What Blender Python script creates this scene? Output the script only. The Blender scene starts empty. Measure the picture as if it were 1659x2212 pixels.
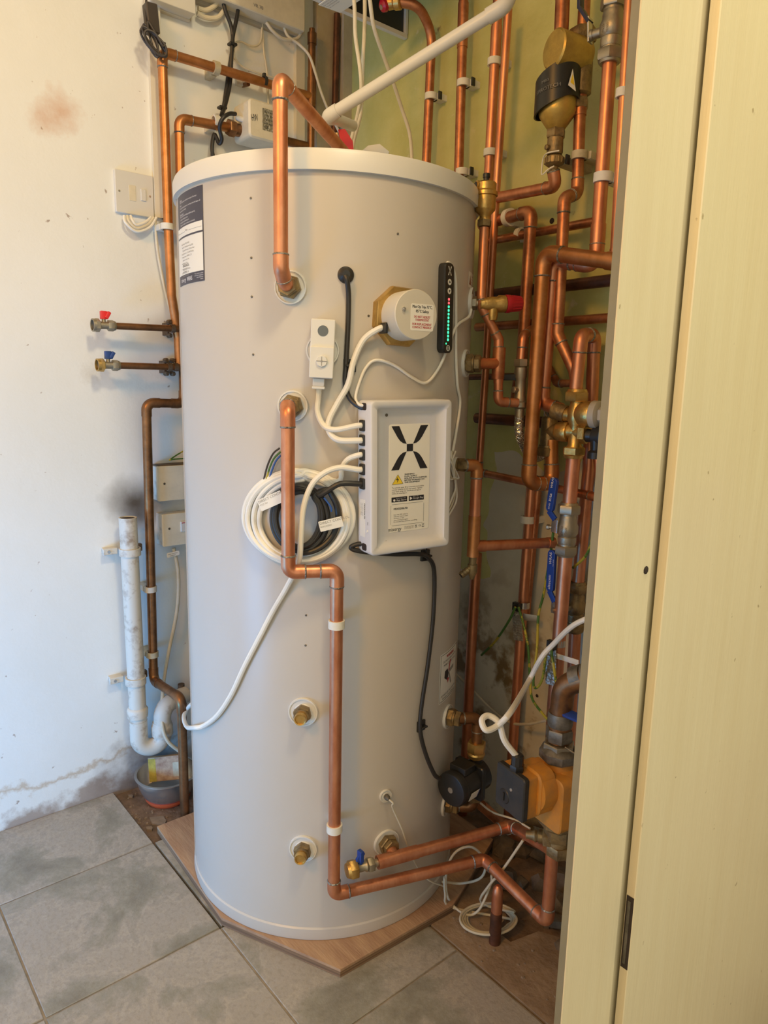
import bpy, bmesh, math, random
from mathutils import Vector, Matrix
V = Vector
random.seed(7)
# ------------------------------------------------------------------ camera, world, lights, exposure
W, H, FPX = 1659.0, 2212.0, 1526.23
CAM = V((0, 0, 1.0717)); YAW, PITCH, ROLL = -0.8685, -0.1807, 0.022
_f = V((math.sin(YAW)*math.cos(PITCH), math.cos(YAW)*math.cos(PITCH), math.sin(PITCH)))
_r = V((math.cos(YAW), -math.sin(YAW), 0)); _u = _r.cross(_f)
RT = _r*math.cos(ROLL) + _u*math.sin(ROLL); UP = _u*math.cos(ROLL) - _r*math.sin(ROLL); FW = _f
HF = V((math.sin(YAW), math.cos(YAW), 0))
scn = bpy.context.scene
cd = bpy.data.cameras.new('camera'); cam = bpy.data.objects.new('camera', cd); scn.collection.objects.link(cam)
cd.sensor_fit = 'VERTICAL'; cd.sensor_height = 36.0; cd.sensor_width = 27.0; cd.lens = 36.0*FPX/H; cd.clip_start = 0.02
m = Matrix((RT, UP, -FW)).transposed().to_4x4(); m.translation = CAM; cam.matrix_world = m
scn.camera = cam
world = bpy.data.worlds.new('world'); scn.world = world; world.use_nodes = True
bg = world.node_tree.nodes['Background']; bg.inputs[0].default_value = (1.0, 0.96, 0.76, 1); bg.inputs[1].default_value = 1.05
def area(name, loc, target, size, energy, col, sy=None):
    l = bpy.data.lights.new(name, 'AREA'); l.energy = energy; l.color = col; l.size = size
    if sy: l.shape = 'RECTANGLE'; l.size_y = sy
    o = bpy.data.objects.new(name, l); scn.collection.objects.link(o); o.location = loc
    o.rotation_euler = (V(target)-V(loc)).to_track_quat('-Z', 'Y').to_euler(); return o
area('ceiling_lamp_light', (-0.05, 0.42, 2.36), (-1.1, 0.7, 1.0), 0.22, 13.5, (1.0, 0.80, 0.48))
area('warm_fill_light', (-0.3, -1.3, 2.3), (-1.1, 0.7, 1.0), 0.35, 19, (1.0, 0.45, 0.08))  # added warm fill from behind the camera, no known lamp there
area('window_daylight', (-1.20, -1.0, 0.22), (-1.82, -0.05, 0.30), 0.6, 13.5, (0.02, 0.40, 1.0), 0.5).data.spread = math.radians(110)
scn.view_settings.view_transform = 'Standard'; scn.view_settings.look = 'None'
scn.view_settings.gamma = 1.0; scn.view_settings.use_curve_mapping = False; scn.view_settings.exposure = 0.0

# ------------------------------------------------------------------ pixel -> point helpers (each with its own real depth)
def ray(px, py): return FW + RT*((px-W/2)/FPX) - UP*((py-H/2)/FPX)
def A(px, py, h): d = ray(px, py); return CAM + d*(h/d.dot(HF))
def AX(px, py, X): d = ray(px, py); return CAM + d*((X-CAM.x)/d.x)
def AY(px, py, Y): d = ray(px, py); return CAM + d*((Y-CAM.y)/d.y)
def AZ(px, py, Z): d = ray(px, py); return CAM + d*((Z-CAM.z)/d.z)
WX, WY = -1.74, 1.285          # left wall plane, back wall plane
TC = V((-1.2038, 0.8597, 0)); TR = 0.2875
def AC(px, py, off=0.0):
    d = ray(px, py); o = CAM - TC; R = TR + off
    a = d.x*d.x+d.y*d.y; b = 2*(o.x*d.x+o.y*d.y); c = o.x*o.x+o.y*o.y-R*R
    D = max(b*b-4*a*c, 0); t = (-b-math.sqrt(D))/(2*a); return CAM + d*t
class Fr:                       # local frame: a right, b up, c outward
    def __init__(s, o, t, u, n): s.o, s.t, s.u, s.n = V(o), V(t).normalized(), V(u).normalized(), V(n).normalized()
    def __call__(s, a, b, c=0.0): return s.o + s.t*a + s.u*b + s.n*c
    def shift(s, a, b, c=0.0): return Fr(s(a, b, c), s.t, s.u, s.n)
    def rot(s, ang):            # rotate in the face plane
        ca, sa = math.cos(ang), math.sin(ang); return Fr(s.o, s.t*ca+s.u*sa, s.u*ca-s.t*sa, s.n)
Z = V((0, 0, 1))
def FC(px, py, off=0.0):
    p = AC(px, py, off); n = p-TC; n.z = 0; n.normalize(); return Fr(p, Z.cross(n), Z, n)
def FX(p): return Fr(p, V((0, 1, 0)), Z, V((1, 0, 0)))      # on the left wall
def FYw(p): return Fr(p, V((1, 0, 0)), Z, V((0, -1, 0)))    # on the back wall
def FN(p, n, up=Z):
    n = V(n).normalized(); t = up.cross(n).normalized(); return Fr(p, t, n.cross(t), n)

# ------------------------------------------------------------------ materials
MATS = {}
def mat(name, col, rough=0.5, metal=0.0, var=0.0, scale=20.0, col2=None, bump=0.0, bscale=60.0, emit=0.0, stretch=None, thr=None, coat=0.0, trans=0.0, spec=0.5):
    m = bpy.data.materials.new(name); m.use_nodes = True; nt = m.node_tree; b = nt.nodes['Principled BSDF']
    b.inputs['Base Color'].default_value = (*col, 1); b.inputs['Roughness'].default_value = rough; b.inputs['Metallic'].default_value = metal
    b.inputs['Coat Weight'].default_value = coat; b.inputs['Specular IOR Level'].default_value = spec
    if trans: b.inputs['Transmission Weight'].default_value = trans
    if emit: b.inputs['Emission Color'].default_value = (*col, 1); b.inputs['Emission Strength'].default_value = emit
    tc = nt.nodes.new('ShaderNodeTexCoord'); src = tc.outputs['Object']
    if stretch:
        mp = nt.nodes.new('ShaderNodeMapping'); mp.inputs['Scale'].default_value = stretch; nt.links.new(src, mp.inputs[0]); src = mp.outputs[0]
    if var or col2:
        n = nt.nodes.new('ShaderNodeTexNoise'); n.inputs['Scale'].default_value = scale; n.inputs['Detail'].default_value = 6; n.inputs['Roughness'].default_value = 0.65
        nt.links.new(src, n.inputs['Vector'])
        r = nt.nodes.new('ShaderNodeValToRGB'); lo, hi = thr or (0.35, 0.65)
        r.color_ramp.elements[0].position = lo; r.color_ramp.elements[1].position = hi
        c2 = col2 or tuple(c*(1-var) for c in col)
        r.color_ramp.elements[0].color = (*c2, 1); r.color_ramp.elements[1].color = (*col, 1)
        nt.links.new(n.outputs['Fac'], r.inputs[0]); nt.links.new(r.outputs[0], b.inputs['Base Color'])
    if bump:
        n2 = nt.nodes.new('ShaderNodeTexNoise'); n2.inputs['Scale'].default_value = bscale; n2.inputs['Detail'].default_value = 5
        bp = nt.nodes.new('ShaderNodeBump'); bp.inputs['Strength'].default_value = bump; bp.inputs['Distance'].default_value = 0.004
        nt.links.new(src, n2.inputs['Vector']); nt.links.new(n2.outputs['Fac'], bp.inputs['Height']); nt.links.new(bp.outputs[0], b.inputs['Normal'])
    MATS[name] = m; return m
mat('copper', (0.74, 0.34, 0.19), 0.40, 0.85, scale=34, col2=(0.55, 0.20, 0.10), stretch=(1, 1, .35), bump=.05)
mat('copper_aged', (0.56, 0.25, 0.12), 0.42, 0.82, scale=30, col2=(0.33, 0.12, 0.06), bump=.08)
mat('copper_orange', (0.62, 0.28, 0.12), 0.42, 0.85, scale=18, col2=(0.42, 0.17, 0.05))
mat('copper_brown', (0.32, 0.15, 0.06), 0.38, 0.75, scale=25, col2=(0.15, 0.075, 0.035), bump=.1)
mat('copper_dark', (0.20, 0.085, 0.05), 0.45, 0.6, scale=28, col2=(0.09, 0.045, 0.03), bump=.15)
mat('solder', (0.42, 0.42, 0.40), 0.38, 0.8, scale=120, col2=(0.15, 0.13, 0.10), bump=.6, bscale=300)
mat('brass', (0.66, 0.44, 0.15), 0.34, 0.85, scale=40, col2=(0.48, 0.30, 0.09), bump=.12, bscale=200)
mat('brass_dull', (0.36, 0.26, 0.12), 0.46, 0.65, scale=50, col2=(0.18, 0.13, 0.07), bump=.25, bscale=180)
mat('brass_gold', (0.58, 0.40, 0.10), 0.40, 0.6, scale=60, col2=(0.46, 0.31, 0.08), bump=.08, bscale=300)
mat('nickel', (0.40, 0.35, 0.26), 0.45, 0.85, scale=50, col2=(0.38, 0.34, 0.26), bump=.1, bscale=200)
mat('steel', (0.62, 0.61, 0.59), 0.27, 0.9)
mat('grey_metal', (0.22, 0.20, 0.17), 0.5, 0.6, scale=60, col2=(0.11, 0.10, 0.08), bump=.3)
mat('tank_white', (0.545, 0.505, 0.45), 0.34, 0.0, scale=3, col2=(0.53, 0.49, 0.435), bump=.015, bscale=220, spec=.45)
mat('white_plastic', (0.68, 0.67, 0.63), 0.38)
mat('warm_plastic', (0.74, 0.68, 0.53), 0.45, var=.12, scale=30)
mat('nylon', (0.76, 0.74, 0.66), 0.5, var=.08, scale=60)
mat('nylon_old', (0.58, 0.50, 0.33), 0.55, var=.3, scale=40)
mat('dirty_plastic', (0.62, 0.58, 0.50), 0.55, scale=26, col2=(0.33, 0.25, 0.18), thr=(.30, .48), bump=.1)
mat('controller_grey', (0.66, 0.66, 0.68), 0.42, var=.03, scale=50)
mat('label_white', (0.80, 0.79, 0.73), 0.5)
mat('label_navy', (0.045, 0.045, 0.075), 0.45)
mat('black_plastic', (0.018, 0.018, 0.018), 0.38)
mat('black_rubber', (0.022, 0.021, 0.02), 0.42)
mat('black_paint', (0.012, 0.012, 0.013), 0.28)
mat('brown_cable', (0.05, 0.04, 0.035), 0.45)
mat('ink', (0.015, 0.015, 0.02), 0.6)
mat('ink_red', (0.45, 0.03, 0.04), 0.6)
mat('ink_grey', (0.30, 0.29, 0.27), 0.6)
mat('ink_brown', (0.25, 0.11, 0.08), 0.6)
mat('ink_white', (0.75, 0.75, 0.78), 0.6)
mat('yellow', (0.85, 0.62, 0.04), 0.5)
mat('white_cable', (0.80, 0.78, 0.71), 0.42)
mat('cream_cable', (0.62, 0.56, 0.42), 0.5, var=.15, scale=40)
mat('earth_green', (0.06, 0.16, 0.03), 0.45, scale=24, col2=(0.45, 0.38, 0.04), thr=(.48, .52))
mat('blue_wire', (0.03, 0.10, 0.35), 0.45)
mat('red_plastic', (0.42, 0.012, 0.025), 0.35)
mat('red_handle', (0.72, 0.03, 0.03), 0.35)
mat('blue_plastic', (0.02, 0.06, 0.22), 0.4)
mat('blue_lever', (0.015, 0.055, 0.30), 0.4)
mat('blue_cap', (0.02, 0.09, 0.19), 0.45)
mat('grey_plastic', (0.42, 0.39, 0.33), 0.45)
mat('grey_dot', (0.12, 0.14, 0.15), 0.5)
mat('orange_paint', (0.62, 0.26, 0.03), 0.5, scale=22, col2=(0.42, 0.20, 0.05), bump=.08)
mat('anthracite', (0.016, 0.017, 0.018), 0.5, scale=60, col2=(0.032, 0.028, 0.024))
mat('led_green', (0.05, 0.9, 0.42), 0.4, emit=1.6)
mat('led_red', (0.95, 0.10, 0.12), 0.4, emit=1.5)
mat('orange_rubber', (0.62, 0.10, 0.03), 0.5)
mat('foil', (0.45, 0.44, 0.40), 0.38, 0.8, bump=.8, bscale=150)
mat('hole_shade', (0.03, 0.02, 0.015), 0.9)  # near-black standing in for the shade inside holes, bores and recesses
mat('card_yellow', (0.50, 0.38, 0.06), 0.8, var=.3, scale=60)
mat('card_brown', (0.30, 0.17, 0.11), 0.85, scale=50, col2=(0.50, 0.36, 0.24))
mat('card_edge', (0.50, 0.36, 0.22), 0.85, var=.3, scale=50)
mat('stone', (0.16, 0.12, 0.08), 0.9, var=.5, scale=30, bump=.6)
mat('chip', (0.26, 0.19, 0.13), 0.9, var=.3, scale=50)
mat('boiler_dark', (0.035, 0.035, 0.037), 0.4, 0.3)
mat('clamp_rust', (0.20, 0.14, 0.09), 0.6, 0.5, var=.6, scale=90)

# ------------------------------------------------------------------ mesh builder
class B:
    def __init__(s): s.v = []; s.f = []
    def add(s, vs, fs):
        k = len(s.v); s.v += [V(p) for p in vs]; s.f += [tuple(i+k for i in f) for f in fs]; return s
    def tube(s, pts, r, seg=12, cap=True):
        pts = [V(p) for p in pts]; n = len(pts); rr = r if isinstance(r, (list, tuple)) else [r]*n
        T = []
        for i in range(n):
            a = pts[min(i+1, n-1)]-pts[max(i-1, 0)]; T.append(a.normalized() if a.length > 1e-9 else Z)
        ref = T[0].orthogonal().normalized(); vs = []
        for i in range(n):
            ref = (ref - T[i]*ref.dot(T[i])); ref = ref.normalized() if ref.length > 1e-6 else T[i].orthogonal().normalized()
            b = T[i].cross(ref)
            vs += [pts[i]+(ref*math.cos(2*math.pi*j/seg)+b*math.sin(2*math.pi*j/seg))*rr[i] for j in range(seg)]
        fs = [(i*seg+j, i*seg+(j+1) % seg, (i+1)*seg+(j+1) % seg, (i+1)*seg+j) for i in range(n-1) for j in range(seg)]
        if cap: fs += [tuple(range(seg))[::-1], tuple((n-1)*seg+j for j in range(seg))]
        return s.add(vs, fs)
    def lathe(s, o, ax, prof, seg=20, cap=True, rot=0.0):
        o = V(o); ax = V(ax).normalized(); x = ax.orthogonal().normalized() if abs(ax.z) < .95 else V((1, 0, 0)); x = (x-ax*x.dot(ax)).normalized(); y = ax.cross(x)
        if abs(ax.z) < .5: x = (Z-ax*ax.z).normalized(); y = ax.cross(x)
        vs = []; n = len(prof)
        for r, h in prof: vs += [o+ax*h+(x*math.cos(rot+2*math.pi*j/seg)+y*math.sin(rot+2*math.pi*j/seg))*r for j in range(seg)]
        fs = [(i*seg+j, i*seg+(j+1) % seg, (i+1)*seg+(j+1) % seg, (i+1)*seg+j) for i in range(n-1) for j in range(seg)]
        if cap: fs += [tuple(range(seg))[::-1], tuple((n-1)*seg+j for j in range(seg))]
        return s.add(vs, fs)
    def nut(s, o, ax, r, h0, h1, ch=.12, rot=0.0):
        c = (h1-h0)*ch
        s.lathe(o, ax, [(r*.93, h0), (r, h0+c), (r, h1-c), (r*.93, h1)], 6, rot=rot); return s
    def ring(s, o, ax, r0, r1, h0, h1, seg=20):
        return s.lathe(o, ax, [(r0, h0), (r1, h0), (r1, h1), (r0, h1), (r0, h0)], seg, cap=False)
    def poly(s, F, pts, c0, c1):          # extruded polygon in frame
        n = len(pts); vs = [F(a, b, c0) for a, b in pts]+[F(a, b, c1) for a, b in pts]
        fs = [tuple(range(n))[::-1], tuple(range(n, 2*n))]+[(i, (i+1) % n, n+(i+1) % n, n+i) for i in range(n)]
        return s.add(vs, fs)
    def rbox(s, F, a, b, w, h, c0, c1, rad=.003, ch=.001, n=4):   # rounded box centred (a,b)
        def ol(w, h, rad):
            out = []; rad = max(rad, .00005)
            for (sx, sy, st) in ((1, 1, 0), (-1, 1, 1), (-1, -1, 2), (1, -1, 3)):
                for k in range(n+1):
                    t = math.pi/2*(st+k/n); out.append((a+sx*(w/2-rad)+rad*math.cos(t), b+sy*(h/2-rad)+rad*math.sin(t)))
            return out
        o1 = ol(w, h, rad); o2 = ol(w-2*ch, h-2*ch, max(rad-ch, .0001)); N = len(o1)
        vs = [F(x, y, c0) for x, y in o1]+[F(x, y, c1-ch) for x, y in o1]+[F(x, y, c1) for x, y in o2]
        fs = [tuple(range(N))[::-1], tuple(range(2*N, 3*N))]
        for L in (0, 1): fs += [(L*N+i, L*N+(i+1) % N, (L+1)*N+(i+1) % N, (L+1)*N+i) for i in range(N)]
        return s.add(vs, fs)
    def box(s, p0, p1):
        (x0, y0, z0), (x1, y1, z1) = p0, p1
        return s.add([(x0, y0, z0), (x1, y0, z0), (x1, y1, z0), (x0, y1, z0), (x0, y0, z1), (x1, y0, z1), (x1, y1, z1), (x0, y1, z1)],
                     [(0, 3, 2, 1), (4, 5, 6, 7), (0, 1, 5, 4), (1, 2, 6, 5), (2, 3, 7, 6), (3, 0, 4, 7)])
    def bar(s, p, q, w, h, up=Z):
        p = V(p); q = V(q); d = (q-p); F = FN(p, d, up if abs(d.normalized().dot(up)) < .95 else V((0, 1, 0)))
        return s.rbox(F, 0, 0, w, h, 0, d.length, min(w, h)*.15, min(w, h)*.1, 2)
def mesh_obj(name, b, material, parent=None, origin=None, sharp=35):
    me = bpy.data.meshes.new(name); o0 = V(origin) if origin is not None else V((0, 0, 0))
    me.from_pydata([tuple(p-o0) for p in b.v], [], b.f); me.update()
    bm = bmesh.new(); bm.from_mesh(me); bmesh.ops.recalc_face_normals(bm, faces=bm.faces); bm.to_mesh(me); bm.free()
    for p in me.polygons: p.use_smooth = True
    me.set_sharp_from_angle(angle=math.radians(sharp))
    me.materials.append(MATS[material] if isinstance(material, str) else material)
    o = bpy.data.objects.new(name, me); scn.collection.objects.link(o)
    if parent is not None: o.parent = parent
    else: o.location = o0
    return o
class Thing:
    def __init__(s, name, label, cat, loc, group=None):
        s.loc = V(loc); s.e = bpy.data.objects.new(name, None); scn.collection.objects.link(s.e); s.e.location = s.loc
        s.e.empty_display_size = .02; s.e['label'] = label; s.e['category'] = cat
        if group: s.e['group'] = group
    def part(s, name, b, material, label=None, parent=None, sharp=35):
        o = mesh_obj(name, b, material, parent or s.e, s.loc, sharp)
        if label: o['label'] = label
        return o
def single(name, b, material, label, cat, loc=None, group=None):
    o = mesh_obj(name, b, material, None, loc if loc is not None else b.v[0]); o['label'] = label; o['category'] = cat
    if group: o['group'] = group
    return o
def struct(name, b, material, parent=None):
    o = mesh_obj(name, b, material, parent)
    if parent is None: o['kind'] = 'structure'
    return o
# ------------------------------------------------------------------ paths
def fillet(pts, rad, n=6):
    pts = [V(p) for p in pts]; out = [pts[0]]; arcs = []
    for i in range(1, len(pts)-1):
        r = rad[i-1] if isinstance(rad, (list, tuple)) else rad
        p, a, c = pts[i], pts[i-1], pts[i+1]; d1 = (a-p).normalized(); d2 = (c-p).normalized()
        cosang = max(-1, min(1, d1.dot(d2))); ang = math.acos(cosang)
        if ang > math.radians(176): out.append(p); arcs.append(None); continue
        L = r/math.tan(ang/2); L = min(L, (a-p).length*.49, (c-p).length*.49); r = L*math.tan(ang/2)
        s, e = p+d1*L, p+d2*L; cen = p+(d1+d2).normalized()*(r/math.sin(ang/2)); arc = []
        a0 = s-cen; a1 = e-cen; tot = a0.angle(a1)
        for k in range(n+1):
            t = k/n; arc.append(cen+(a0*math.sin((1-t)*tot)+a1*math.sin(t*tot))/math.sin(tot) if tot > 1e-4 else s.lerp(e, t))
        out += arc; arcs.append((arc, d1, d2))
    out.append(pts[-1]); return out, arcs
def spline(pts, n=6):
    pts = [V(p) for p in pts]; q = [pts[0]*2-pts[1]]+pts+[pts[-1]*2-pts[-2]]; out = []
    for i in range(1, len(q)-2):
        for k in range(n):
            t = k/n; a, b, c, d = q[i-1:i+3]
            out.append(.5*((2*b)+(c-a)*t+(2*a-5*b+4*c-d)*t*t+(3*b-a-3*c+d)*t**3))
    out.append(pts[-1]); return out
def pipe(label, pts, r, material='copper', bend=None, elbows=True, sleeves=(), name='copper_pipe', seg=16, solder=True, cat='pipe', group=None, elbow_mat=None):
    """a copper run: tube, an elbow fitting at each corner, solder rings; sleeves = [(index, t)] couplings along a leg"""
    pts = [V(p) for p in pts]; bend = bend or r*1.35; base = min(pts, key=lambda p: p.z)
    T = Thing(name, label, cat, base, group)
    path, arcs = fillet(pts, bend); T.part('tube', B().tube(path, r, seg), material)
    for i, arc in enumerate(arcs):
        if arc is None or elbows is False or (isinstance(elbows, (list, tuple)) and i not in elbows): continue
        ar, d1, d2 = arc; e = B(); L = r*1.3
        ext = [ar[0]+d1*L]+ar+[ar[-1]+d2*L]; e.tube(ext, r*1.10, seg)
        eo = T.part('elbow', e, elbow_mat or material)
        if solder:
            for c, d in ((ar[0], d1), (ar[-1], d2)): T.part('solder_ring', B().lathe(c+d*L, d, [(r*1.05, -.0012), (r*1.16, -.0003), (r*1.16, .0008), (r*1.03, .0022)], seg, cap=False), 'solder', parent=eo)
    for (i, t0, t1) in sleeves:
        a, c = pts[i], pts[i+1]; T.part('coupling', B().tube([a.lerp(c, t0), a.lerp(c, t1)], r*1.11, seg), elbow_mat or material)
    return T
def cable(label, pts, r, material='white_cable', name='cable', n=6, group=None, seg=10):
    sp = spline(pts, n); b = B().tube(sp, r, seg)
    return single(name, b, material, label, 'cable', sp[0], group)
def clip(label, p, ax, r, wallp, material='nylon', name='pipe_clip', w=.013):
    """plastic clip: band round the pipe at p (axis ax), block back to wallp"""
    p = V(p); ax = V(ax).normalized(); wallp = V(wallp); d = wallp-p; d = (d-ax*d.dot(ax)); L = d.length; d.normalize()
    T = Thing(name, label, 'pipe clip', wallp)
    T.part('band', B().ring(p, ax, r*1.01, r*1.28, -w/2, w/2, 20), material)
    F = Fr(p, ax.cross(d), ax, d)
    T.part('base', B().rbox(F, 0, 0, r*1.7, w, r*1.05, L, .001, .0004, 2), material)
    return T
# ------------------------------------------------------------------ lettering (flat print, mapped on to a surface)
_tc = {}
def glyphs(txt, bold=0.0):
    key = (txt, bold)
    if key in _tc: return _tc[key]
    c = bpy.data.curves.new('t', 'FONT'); c.body = txt; c.size = 1; c.resolution_u = 2;  o = bpy.data.objects.new('t', c); scn.collection.objects.link(o)
    dg = bpy.context.evaluated_depsgraph_get(); me = bpy.data.meshes.new_from_object(o.evaluated_get(dg))
    vs = [(v.co.x, v.co.y) for v in me.vertices]; fs = [tuple(p.vertices) for p in me.polygons]
    bpy.data.objects.remove(o); bpy.data.meshes.remove(me); bpy.data.curves.remove(c)
    _tc[key] = (vs, fs); return _tc[key]
def text(b, F, txt, a, bb, size, c=.0004, align='l', width=None, rot=0.0, bold=0.0, mapf=None, mirror=False):
    vs, fs = glyphs(txt)
    if not vs: return b
    x0 = min(v[0] for v in vs); x1 = max(v[0] for v in vs); sx = size
    if width: sx = width/(x1-x0)
    if bold:
        for k in (-1, 1): text(b, F, txt, a+k*size*.028*math.cos(rot), bb+k*size*.028*math.sin(rot), size, c+.00004*k, align, width, rot, 0, mapf, mirror)
        return b
    off = {'l': -x0, 'c': -(x0+x1)/2, 'r': -x1}[align]; ca, sa = math.cos(rot), math.sin(rot); out = []
    for x, y in vs:
        u, w = (x+off)*sx*(-1 if mirror else 1), y*size; u, w = u*ca-w*sa, u*sa+w*ca
        out.append(mapf(a+u, bb+w, c) if mapf else F(a+u, bb+w, c))
    return b.add(out, fs)
mat('navy', (0.006, 0.012, 0.05), 0.4)
mat('emboss', (0.13, 0.13, 0.13), 0.35)
mat('heater_cream', (0.62, 0.59, 0.51), 0.42)
# ================================================================== THE SETTING
def paint_mat(name, build):
    m = bpy.data.materials.new(name); m.use_nodes = True; nt = m.node_tree; b = nt.nodes['Principled BSDF']; b.inputs['Roughness'].default_value = .62
    MATS[name] = m
    N = lambda t, **k: (lambda n: [setattr(n, a, v) for a, v in k.items()] and n or n)(nt.nodes.new(t))
    build(nt, b, N); return m
def ramp(nt, src, a, c0, c, c1):
    r = nt.nodes.new('ShaderNodeValToRGB'); r.color_ramp.elements[0].position = a; r.color_ramp.elements[0].color = (*c0, 1)
    r.color_ramp.elements[1].position = c; r.color_ramp.elements[1].color = (*c1, 1); nt.links.new(src, r.inputs[0]); return r.outputs[0]
def noise(nt, src, scale, detail=6, rough=.6):
    n = nt.nodes.new('ShaderNodeTexNoise'); n.inputs['Scale'].default_value = scale; n.inputs['Detail'].default_value = detail; n.inputs['Roughness'].default_value = rough
    nt.links.new(src, n.inputs['Vector']); return n.outputs['Fac']
def mix(nt, fac, c1, c2):
    x = nt.nodes.new('ShaderNodeMix'); x.data_type = 'RGBA'
    if isinstance(fac, float): x.inputs[0].default_value = fac
    else: nt.links.new(fac, x.inputs[0])
    for k, c in ((6, c1), (7, c2)):
        if isinstance(c, tuple): x.inputs[k].default_value = (*c, 1)
        else: nt.links.new(c, x.inputs[k])
    return x.outputs[2]
def math_(nt, op, a, b=None, clamp=False):
    x = nt.nodes.new('ShaderNodeMath'); x.operation = op; x.use_clamp = clamp
    for k, c in enumerate((a, b)):
        if c is None: continue
        if isinstance(c, (int, float)): x.inputs[k].default_value = c
        else: nt.links.new(c, x.inputs[k])
    return x.outputs[0]
def bumpn(nt, b, h, s, d=.004):
    bp = nt.nodes.new('ShaderNodeBump'); bp.inputs['Strength'].default_value = s; bp.inputs['Distance'].default_value = d
    nt.links.new(h, bp.inputs['Height']); nt.links.new(bp.outputs[0], b.inputs['Normal'])
def m_left(nt, b, N):           # white painted wall, damp flaking along its foot, rub marks, soot round the waste pipe top
    tc = nt.nodes.new('ShaderNodeTexCoord'); s = tc.outputs['Object']; sp = nt.nodes.new('ShaderNodeSeparateXYZ'); nt.links.new(s, sp.inputs[0])
    col = mix(nt, ramp(nt, noise(nt, s, 3), .35, (0, 0, 0), .7, (1, 1, 1)), (.79, .80, .77), (.84, .85, .83))
    # specks
    sk = ramp(nt, noise(nt, s, 46, 3, .5), .25, (1, 1, 1), .29, (0, 0, 0)); col = mix(nt, math_(nt, 'MULTIPLY', sk, .8), col, (.33, .25, .2))
    # flaking foot
    n = noise(nt, s, 9); zz = math_(nt, 'SUBTRACT', sp.outputs[2], math_(nt, 'MULTIPLY', n, .22))
    band = ramp(nt, math_(nt, 'ABSOLUTE', math_(nt, 'ADD', zz, .02)), .0, (1, 1, 1), .014, (0, 0, 0))
    col = mix(nt, math_(nt, 'MULTIPLY', band, .7), col, (.50, .36, .22))
    low = ramp(nt, math_(nt, 'ADD', zz, .12), .02, (1, 1, 1), .05, (0, 0, 0)); col = mix(nt, low, col, (.40, .33, .28))
    # brown rub mark high up
    def blob(P, r, c, amt, sc=30):
        nonlocal col
        vd = nt.nodes.new('ShaderNodeVectorMath'); vd.operation = 'DISTANCE'; nt.links.new(s, vd.inputs[0]); vd.inputs[1].default_value = tuple(P)
        dd = math_(nt, 'ADD', vd.outputs['Value'], math_(nt, 'MULTIPLY', math_(nt, 'SUBTRACT', noise(nt, s, sc), .5), r*1.1))
        f = ramp(nt, dd, 0.0, (1, 1, 1), r, (0, 0, 0)); col = mix(nt, math_(nt, 'MULTIPLY', f, amt), col, c)
    blob(AX(130, 240, WX), .055, (.55, .22, .06), .55, 45); blob(AX(95, 262, WX), .04, (.55, .22, .06), .4, 60)
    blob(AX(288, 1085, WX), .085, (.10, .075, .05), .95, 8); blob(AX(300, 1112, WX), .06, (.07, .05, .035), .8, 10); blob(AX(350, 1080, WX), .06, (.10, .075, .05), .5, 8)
    blob(AX(195, 810, WX), .03, (.4, .33, .22), .3, 160)
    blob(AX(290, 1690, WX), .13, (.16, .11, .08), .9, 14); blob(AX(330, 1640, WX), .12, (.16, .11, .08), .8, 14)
    nt.links.new(col, b.inputs['Base Color']); bumpn(nt, b, noise(nt, s, 26), .22)
paint_mat('left_wall_paint', m_left)
def m_back(nt, b, N):           # old olive green paint above, bare off-white below, rusty stains
    tc = nt.nodes.new('ShaderNodeTexCoord'); s = tc.outputs['Object']; sp = nt.nodes.new('ShaderNodeSeparateXYZ'); nt.links.new(s, sp.inputs[0])
    g = mix(nt, ramp(nt, noise(nt, s, 7), .3, (0, 0, 0), .7, (1, 1, 1)), (.44, .44, .14), (.60, .58, .25))
    g = mix(nt, ramp(nt, noise(nt, s, 16), .66, (0, 0, 0), .74, (1, 1, 1)), g, (.66, .59, .36))
    g = mix(nt, ramp(nt, noise(nt, s, 24), .24, (1, 1, 1), .33, (0, 0, 0)), g, (.24, .16, .06))
    w = mix(nt, ramp(nt, noise(nt, s, 6), .35, (0, 0, 0), .65, (1, 1, 1)), (.50, .46, .34), (.60, .57, .46))
    st = ramp(nt, noise(nt, s, 8), .52, (0, 0, 0), .60, (1, 1, 1)); zf = ramp(nt, math_(nt, 'SUBTRACT', 1.0, sp.outputs[2]), .32, (0, 0, 0), .60, (1, 1, 1))
    w = mix(nt, math_(nt, 'MULTIPLY', st, zf), w, (.20, .13, .05))
    n = math_(nt, 'MULTIPLY', math_(nt, 'SUBTRACT', noise(nt, s, 5, 2), .5), .22)
    f1 = math_(nt, 'GREATER_THAN', math_(nt, 'ADD', sp.outputs[2], n), ZG)            # above: green
    f2 = math_(nt, 'LESS_THAN', math_(nt, 'ADD', sp.outputs[0], n), XG); f3 = math_(nt, 'GREATER_THAN', math_(nt, 'ADD', sp.outputs[2], n), .60)
    fac = math_(nt, 'MAXIMUM', f1, math_(nt, 'MULTIPLY', f2, f3))
    col = mix(nt, fac, w, g); nt.links.new(col, b.inputs['Base Color']); b.inputs['Roughness'].default_value = .45
    bumpn(nt, b, noise(nt, s, 40), .35)
ZG = AY(1130, 985, WY).z; XG = AY(1058, 1150, WY).x
paint_mat('back_wall_paint', m_back)
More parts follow.
